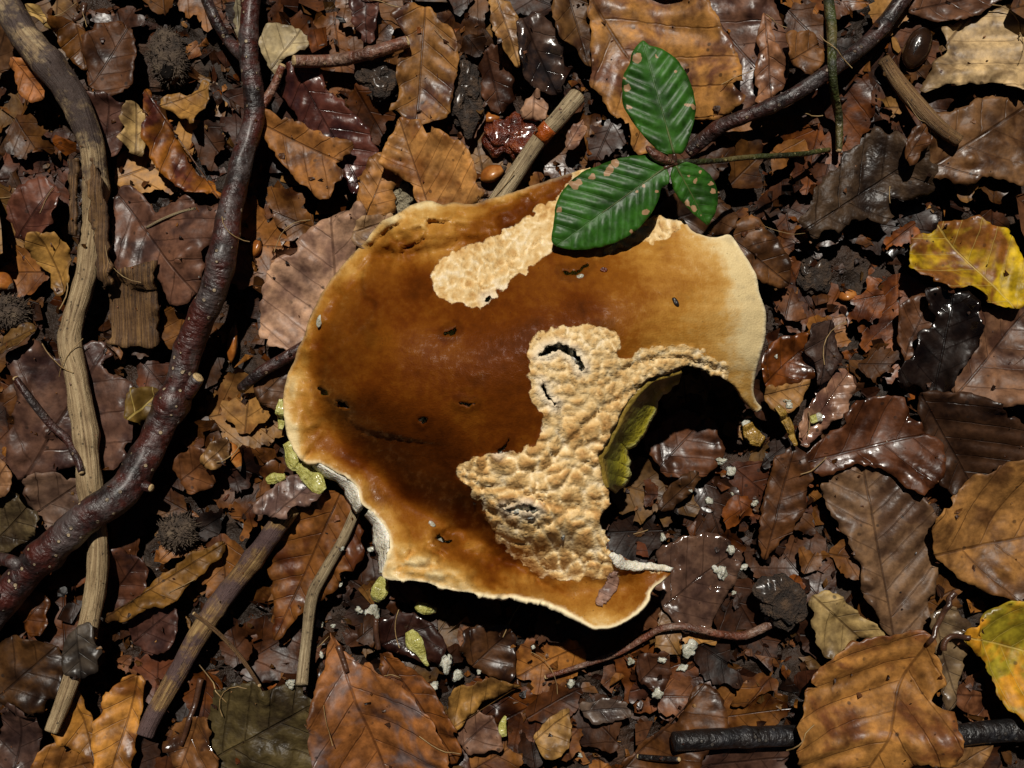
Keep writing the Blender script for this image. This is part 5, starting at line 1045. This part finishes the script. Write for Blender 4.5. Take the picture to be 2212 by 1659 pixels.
def tubes(label, pts, rad, mat='tubes', zs=None, seed=0, flat=.5, nr=9, lift=.0):
    P = np.array(pts, float); q = catmull(np.column_stack([P, np.interp(np.linspace(0, 1, len(P)), np.linspace(0, 1, len(rad)), rad)]), 4, False)
    xy = W2(q[:, 0], q[:, 1], .004); r = q[:, 2] * S
    z = np.full(len(q), samp(Hm, xy[:, 0], xy[:, 1]).max()) * .6 + .4 * samp(Hm, xy[:, 0], xy[:, 1]) + r * flat * .8 + lift
    v, f, u = tube(np.column_stack([xy, z]), r, 36, ridge=.07, nr=nr, noise=.25, seed=seed, flat=flat, nscale=160)
    o = mk('pore_tube_piece', v, f, M[mat], uv=u); tag(o, label, 'mushroom piece'); splat(v); return o
tubes('upright yellowish bundle of tubes against the left rim of the cap', [(606, 862), (606, 892), (602, 928)], [4, 10, 9, 5], seed=1)
tubes('largest pale yellow-green clump of tubes under the left rim', [(618, 956), (630, 976), (640, 1000), (660, 1012)], [9, 15, 19, 7], seed=2)
tubes('ragged yellow-green flap of tubes below the left rim', [(652, 1008), (674, 1022), (690, 1042), (704, 1058)], [12, 19, 18, 10], seed=3, flat=.3)
tubes('short pale yellow bundle of tubes poking out to the left', [(578, 1038), (596, 1032), (622, 1026)], [6, 11, 10, 6], seed=4)
tubes('fan-shaped yellow tube piece with a bent thin tail', [(884, 1362), (896, 1384), (908, 1404), (916, 1424), (926, 1438)], [9, 18, 11, 6, 3], seed=5, flat=.35)
tubes('yellowish splintered tube piece below the lower rim', [(898, 1310), (916, 1318), (940, 1326)], [8, 12, 6], seed=6)
tubes('yellow-green chunk of tube layer under the lower left corner of the cap', [(826, 1250), (818, 1276), (808, 1302)], [7, 17, 18, 9], seed=7, lift=.002)
tubes('ochre piece of tube layer under the right tip of the cap', [(1626, 918), (1640, 946), (1660, 958)], [10, 16, 12], 'ochre', seed=8)
tubes('long ochre strip of tube layer on the pink wet leaf', [(1672, 876), (1692, 902), (1708, 934), (1716, 962)], [6, 9, 8, 4], 'ochre', seed=9)
tubes('pale yellow tube crumb on the pinkish wet leaf', [(1762, 898), (1768, 914)], [9, 8], seed=10)
tubes('small green sliver beside the mauve leaf piece', [(1092, 1550), (1086, 1570), (1088, 1590)], [3, 8, 6], seed=11, flat=.3)
def nut(label, px, py, L, Wd, rot, seed=0, mat='nut'):
    """three-sided beech nut: pointed spindle with three keels"""
    n = 14; t = np.linspace(0, 1, n); z0 = zat(px, py); c = np.array([*W2(px, py, z0), z0 + Wd * S * .42])
    r = Wd * S * .5 * np.clip(np.sin(math.pi * t ** .8), 0.04, 1) ** .75
    d = np.array([math.cos(rot), math.sin(rot), .05]); P = c + (t - .5)[:, None] * d * L * S
    v, f, u = tube(P, r, 18, ridge=.16, nr=3, noise=.05, seed=seed); o = mk('beech_nut', v, f, M[mat], uv=u); tag(o, label, 'nut')
    v, f, u = tube(P[-3:] + d * .0002, r[-3:] * 1.05, 10); mk('tip', v, f, M['husk'], o, uv=u); splat(v); return o
nut('light tan beech nut next to the reddish knobbly lump', 1066, 378, 62, 36, .45, 1)
nut('orange beech nut above the reddish knobbly lump', 1062, 258, 48, 26, .1, 2)
nut('orange-brown beech nut at the left border', 14, 612, 52, 40, -.5, 3)
nut('slim orange-brown beech nut right of the red branch', 506, 740, 90, 22, 1.45, 4)
nut('orange spindle-shaped nut husk between branch and mushroom', 510, 985, 66, 26, -1.2, 5)
nut('small orange-brown nut left of the curved orange leaf near the branch', 556, 536, 44, 24, 1.2, 6)
nut('brown nut beside the pinkish wet leaf', 1830, 640, 44, 26, .2, 7)
def husk(label, px, py, rx, ry, rot, open_=True, seed=0):
    z0 = zat(px, py); R = np.random.default_rng(seed)
    o = lump('beech_husk', label, 'husk', px, py, rx, 'husk', z=z0, flat=.7, asp=ry / rx, rot=rot, seed=seed, rough=.18, nu=28, nv=16)
    c = np.array([*W2(px, py, z0), z0 + rx * S * .5]); VV = []; FF = []; off = 0
    for k in range(240):
        th = R.uniform(0, 2 * math.pi); ph = math.acos(R.uniform(-.2, 1)); n = np.array([math.sin(ph) * math.cos(th), math.sin(ph) * math.sin(th), math.cos(ph)])
        p = n * np.array([rx, ry, rx * .7]) * S * .98; cr, sr = math.cos(rot), math.sin(rot); p = np.array([p[0] * cr - p[1] * sr, p[0] * sr + p[1] * cr, p[2]]) + c
        dd = n + R.normal(0, .5, 3); dd /= np.linalg.norm(dd); l = R.uniform(.0012, .0026)
        v, f, u = tube(np.array([p, p + dd * l * .6 + [0, 0, -.0002], p + dd * l + [0, 0, -.0006]]), [.00022, .00015, .00006], 4, cap=False)
        VV.append(v); FF += [[a + off for a in q_] for q_ in f]; off += len(v)
    b = mk('bristles', np.concatenate(VV), FF, M['husk'], o); b['kind'] = 'stuff'
    if open_:
        cr, sr = math.cos(rot), math.sin(rot)
        lump('opening_shade', '', '', px - 8, py + 18, rx * .42, 'hollow_shade', z=z0 + rx * S * .92, flat=.3, asp=ry / rx * 1.1, rot=rot, seed=seed + 5, rough=.1, parent=o)  # solid dark lump on top, painted shade where the husk gapes; no real hole
husk('spiny grey-brown beech husk gaping open, above the curved orange leaf', 368, 128, 38, 60, .15, True, 3)
husk('dark fibrous husk at the left border beside the bare stick', 30, 676, 40, 36, 0, False, 4)
husk('dark bristly clump below the side stub of the red branch', 390, 1145, 40, 34, .3, False, 6)
lump('knobbly_lump', 'wet reddish-brown knobbly lump beside the banded stick', 'lump', 1106, 292, 52, 'clod', seed=8, flat=.45, asp=.95, rough=.75, nu=48, nv=30)
lump('root_clod', 'dark clod of roots and soil below the top edge', 'clod', 1004, 190, 36, 'rootclod', seed=9, flat=.4, asp=2.2, rough=.8, nu=44, nv=28)
lump('root_clod', 'dark fibrous clod beneath the ringed twig', 'clod', 822, 168, 44, 'rootclod', seed=10, flat=.3, asp=.9, rough=.8, nu=40, nv=26)
lump('root_clod', 'blackish clod between the rotted leaf and the yellow leaf', 'clod', 1752, 592, 34, 'rootclod', seed=12, flat=.35, asp=1.3, rough=.8, nu=40, nv=26)
lump('root_clod', 'dark crumbly clod beside the cream stained leaf', 'clod', 1690, 1290, 56, 'rootclod', seed=14, flat=.25, asp=.9, rough=.9, nu=44, nv=28)
lump('felted_tuft', 'pale grey felted tuft at the upper left rim of the cap', 'tuft', 858, 426, 30, 'fluff', seed=15, flat=.5, asp=1.2, rough=.9, nu=44, nv=26)
o = lump('seed_shell', 'glossy dark brown oval shell with a lengthwise seam, on the pale blotched leaf', 'shell', 1976, 108, 29, 'shell', seed=16, flat=.75, asp=1.65, rot=-.42, rough=.04, nu=36, nv=22)
z0 = zat(1976, 108); zt_ = np.array(o['_o'])[2] + 2 * 29 * S * .75
q = np.array([(1992, 68), (1986, 84), (1980, 100), (1973, 116), (1966, 130)], float); zz = zt_ - np.array([.0022, .0006, .00015, .0007, .0022])
v, f, u = tube(np.column_stack([W2(*q.T) * ((HC - zz) / HC)[:, None], zz]), [.0004] * 5, 6); mk('seam', v, f, M['blackbark'], o, uv=u)
# thin fibres and needles scattered about, too many to count
R = np.random.default_rng(77); VV = []; FF = []; off = 0
for k in range(45):
    px, py = R.uniform(-20, 2230), R.uniform(-20, 1680)
    if inside(np.array(OUT, float), np.array([[px, py]]))[0]: continue
    a = R.uniform(0, 6.28); l = R.uniform(.004, .018); tt = np.linspace(-.5, .5, 7); cv = R.normal(0, 22)
    c = W2(px, py, 0); xy = c + np.stack([np.cos(a + cv * tt * l * 2) * tt * l, np.sin(a + cv * tt * l * 2) * tt * l], 1)
    z_ = samp(Hm, xy[:, 0], xy[:, 1]); z_ = np.maximum(z_, z_.mean()) + .0003
    v, f, u = tube(np.column_stack([xy, z_]), np.full(7, R.uniform(.0001, .00022)), 5, cap=False); VV.append(v); FF += [[i_ + off for i_ in q_] for q_ in f]; off += len(v)
o = mk('plant_fibres', np.concatenate(VV), FF, M['fibre'], origin=np.zeros(3)); tag(o, 'thin tan plant fibres and rootlets scattered over the litter', 'fibres', kind='stuff')
outw = W2(*np.array(OUT, float).T, .02)
chips('litter_specks', 'tiny dark and tan specks of litter dusted over the leaves', 700, .0004, .0018, (-.175, .175), (-.133, .133), 31, .25, PAL, avoid=lambda a, b_: bool(inside(outw, np.array([[a, b_]]))[0]))
# ------------------------------------------------------------------ drop lower-layer leaves that nothing shows of, and describe the rest by what lies beside them
ANCH = [(30, 60, 'the bark-covered stick'), (190, 450, "the bare wood"), (155, 760, "the kinked bare stick"), (200, 1250, "the lower bare stick"), (120, 1560, "the bare stick's thin end"), (540, 60, 'the upper red branch'), (500, 460, "the red branch"), (390, 830, "the branch stub"), (100, 1200, "the thick branch end"), (368, 128, 'the spiny husk'), (400, 330, 'the curved orange leaf'), (310, 670, "the bark slab"), (750, 128, 'the ringed twig'), (680, 350, 'the folded notched leaf'), (950, 370, 'the golden veined leaf'), (640, 650, "the mauve-grey leaf"), (1106, 292, 'the reddish knobbly lump'), (1170, 300, 'the orange-banded stick'), (1420, 100, 'the upright green leaf'), (1570, 270, 'the dark wet branch'), (1500, 430, 'the smallest green leaf'), (1810, 260, 'the mossy twig'), (2000, 240, 'the loose brown stick'), (2110, 110, 'the pale blotched leaf'), (1860, 410, "the rotted leaf"), (2060, 570, "the yellow leaf"), (2020, 740, 'the black wet leaf'), (1780, 880, 'the pinkish wet leaf'), (1650, 850, "the cap's right tip"), (1890, 960, "the glossy reddish leaf"), (1900, 1180, 'the greyish veined leaf'), (2110, 1140, "the branching-veined leaf"), (1870, 1500, 'the broad orange-tan leaf'), (2150, 1420, 'the yellow-green leaf'), (1560, 1595, 'the black stick'), (1500, 1250, "the glittering leaf"), (1470, 960, "the dark round leaf"), (1520, 1362, "the curved twig"), (1300, 1400, "the cap's lower lobe"), (1190, 1580, "the tan torn piece"), (1050, 1490, 'the curled tan leaf'), (980, 1330, "the cap's lower rim"), (840, 1540, "the blue-stained leaf"), (690, 1200, "the thin bent stick"), (480, 1290, 'the mottled stick'), (590, 1570, "the olive-grey leaf"), (640, 1020, 'the yellow tube clump'), (270, 1560, 'the two tan leaves'), (90, 900, 'the thin knotty twig'), (430, 1590, "the wet shiny leaf"), (1440, 1580, "the folded brown leaf")]
AX = W2([a[0] for a in ANCH], [a[1] for a in ANCH], .003)
def beside(xy):
    k = np.argsort(np.hypot(*(AX - xy).T)); return 'between ' + ANCH[k[0]][2] + ' and ' + ANCH[k[1]][2]
outw3 = W2(*np.array(OUT, float).T, .0)
for ob, V_, cw, nm, L_len in FILL:
    scr = V_[:, :2] * (HC / (HC - V_[:, 2]))[:, None]
    vis = (V_[:, 2] > samp(Hm, V_[:, 0], V_[:, 1]) - .0007) & ~inside(outw3, scr) & (np.abs(scr[:, 0]) < FW / 2) & (np.abs(scr[:, 1]) < FW * .375)
    if vis.sum() < 10:
        if (np.abs(scr[:, 0]) < FW / 2 + .004).any() and (np.abs(scr[:, 1]) < FW * .375 + .004).any():
            bpy.data.objects.remove(ob); continue
    where = beside(V_[vis, :2].mean(0) if vis.any() else V_[:, :2].mean(0))
    if nm == 'leaf_scrap': lab = ('torn ' if L_len < .021 else 'larger torn ') + cw + ' leaf scrap ' + where
    else: lab = ('buried ' if L_len < .041 else 'large buried ') + cw + ' leaf ' + where
    tag(ob, lab, 'leaf', 'torn leaf scraps strewn over the litter' if nm == 'leaf_scrap' else 'half-buried leaves of the lower litter layer')
for o in bpy.data.objects:
    if o.name.startswith('mushroom_crumb') and o.parent is None:
        o['label'] = ('tiny' if o.dimensions.x < .0022 else 'small') + ' white mushroom crumb ' + beside(np.array(o.location[:2]))
for o in bpy.data.objects:
    if '_o' in o: del o['_o']
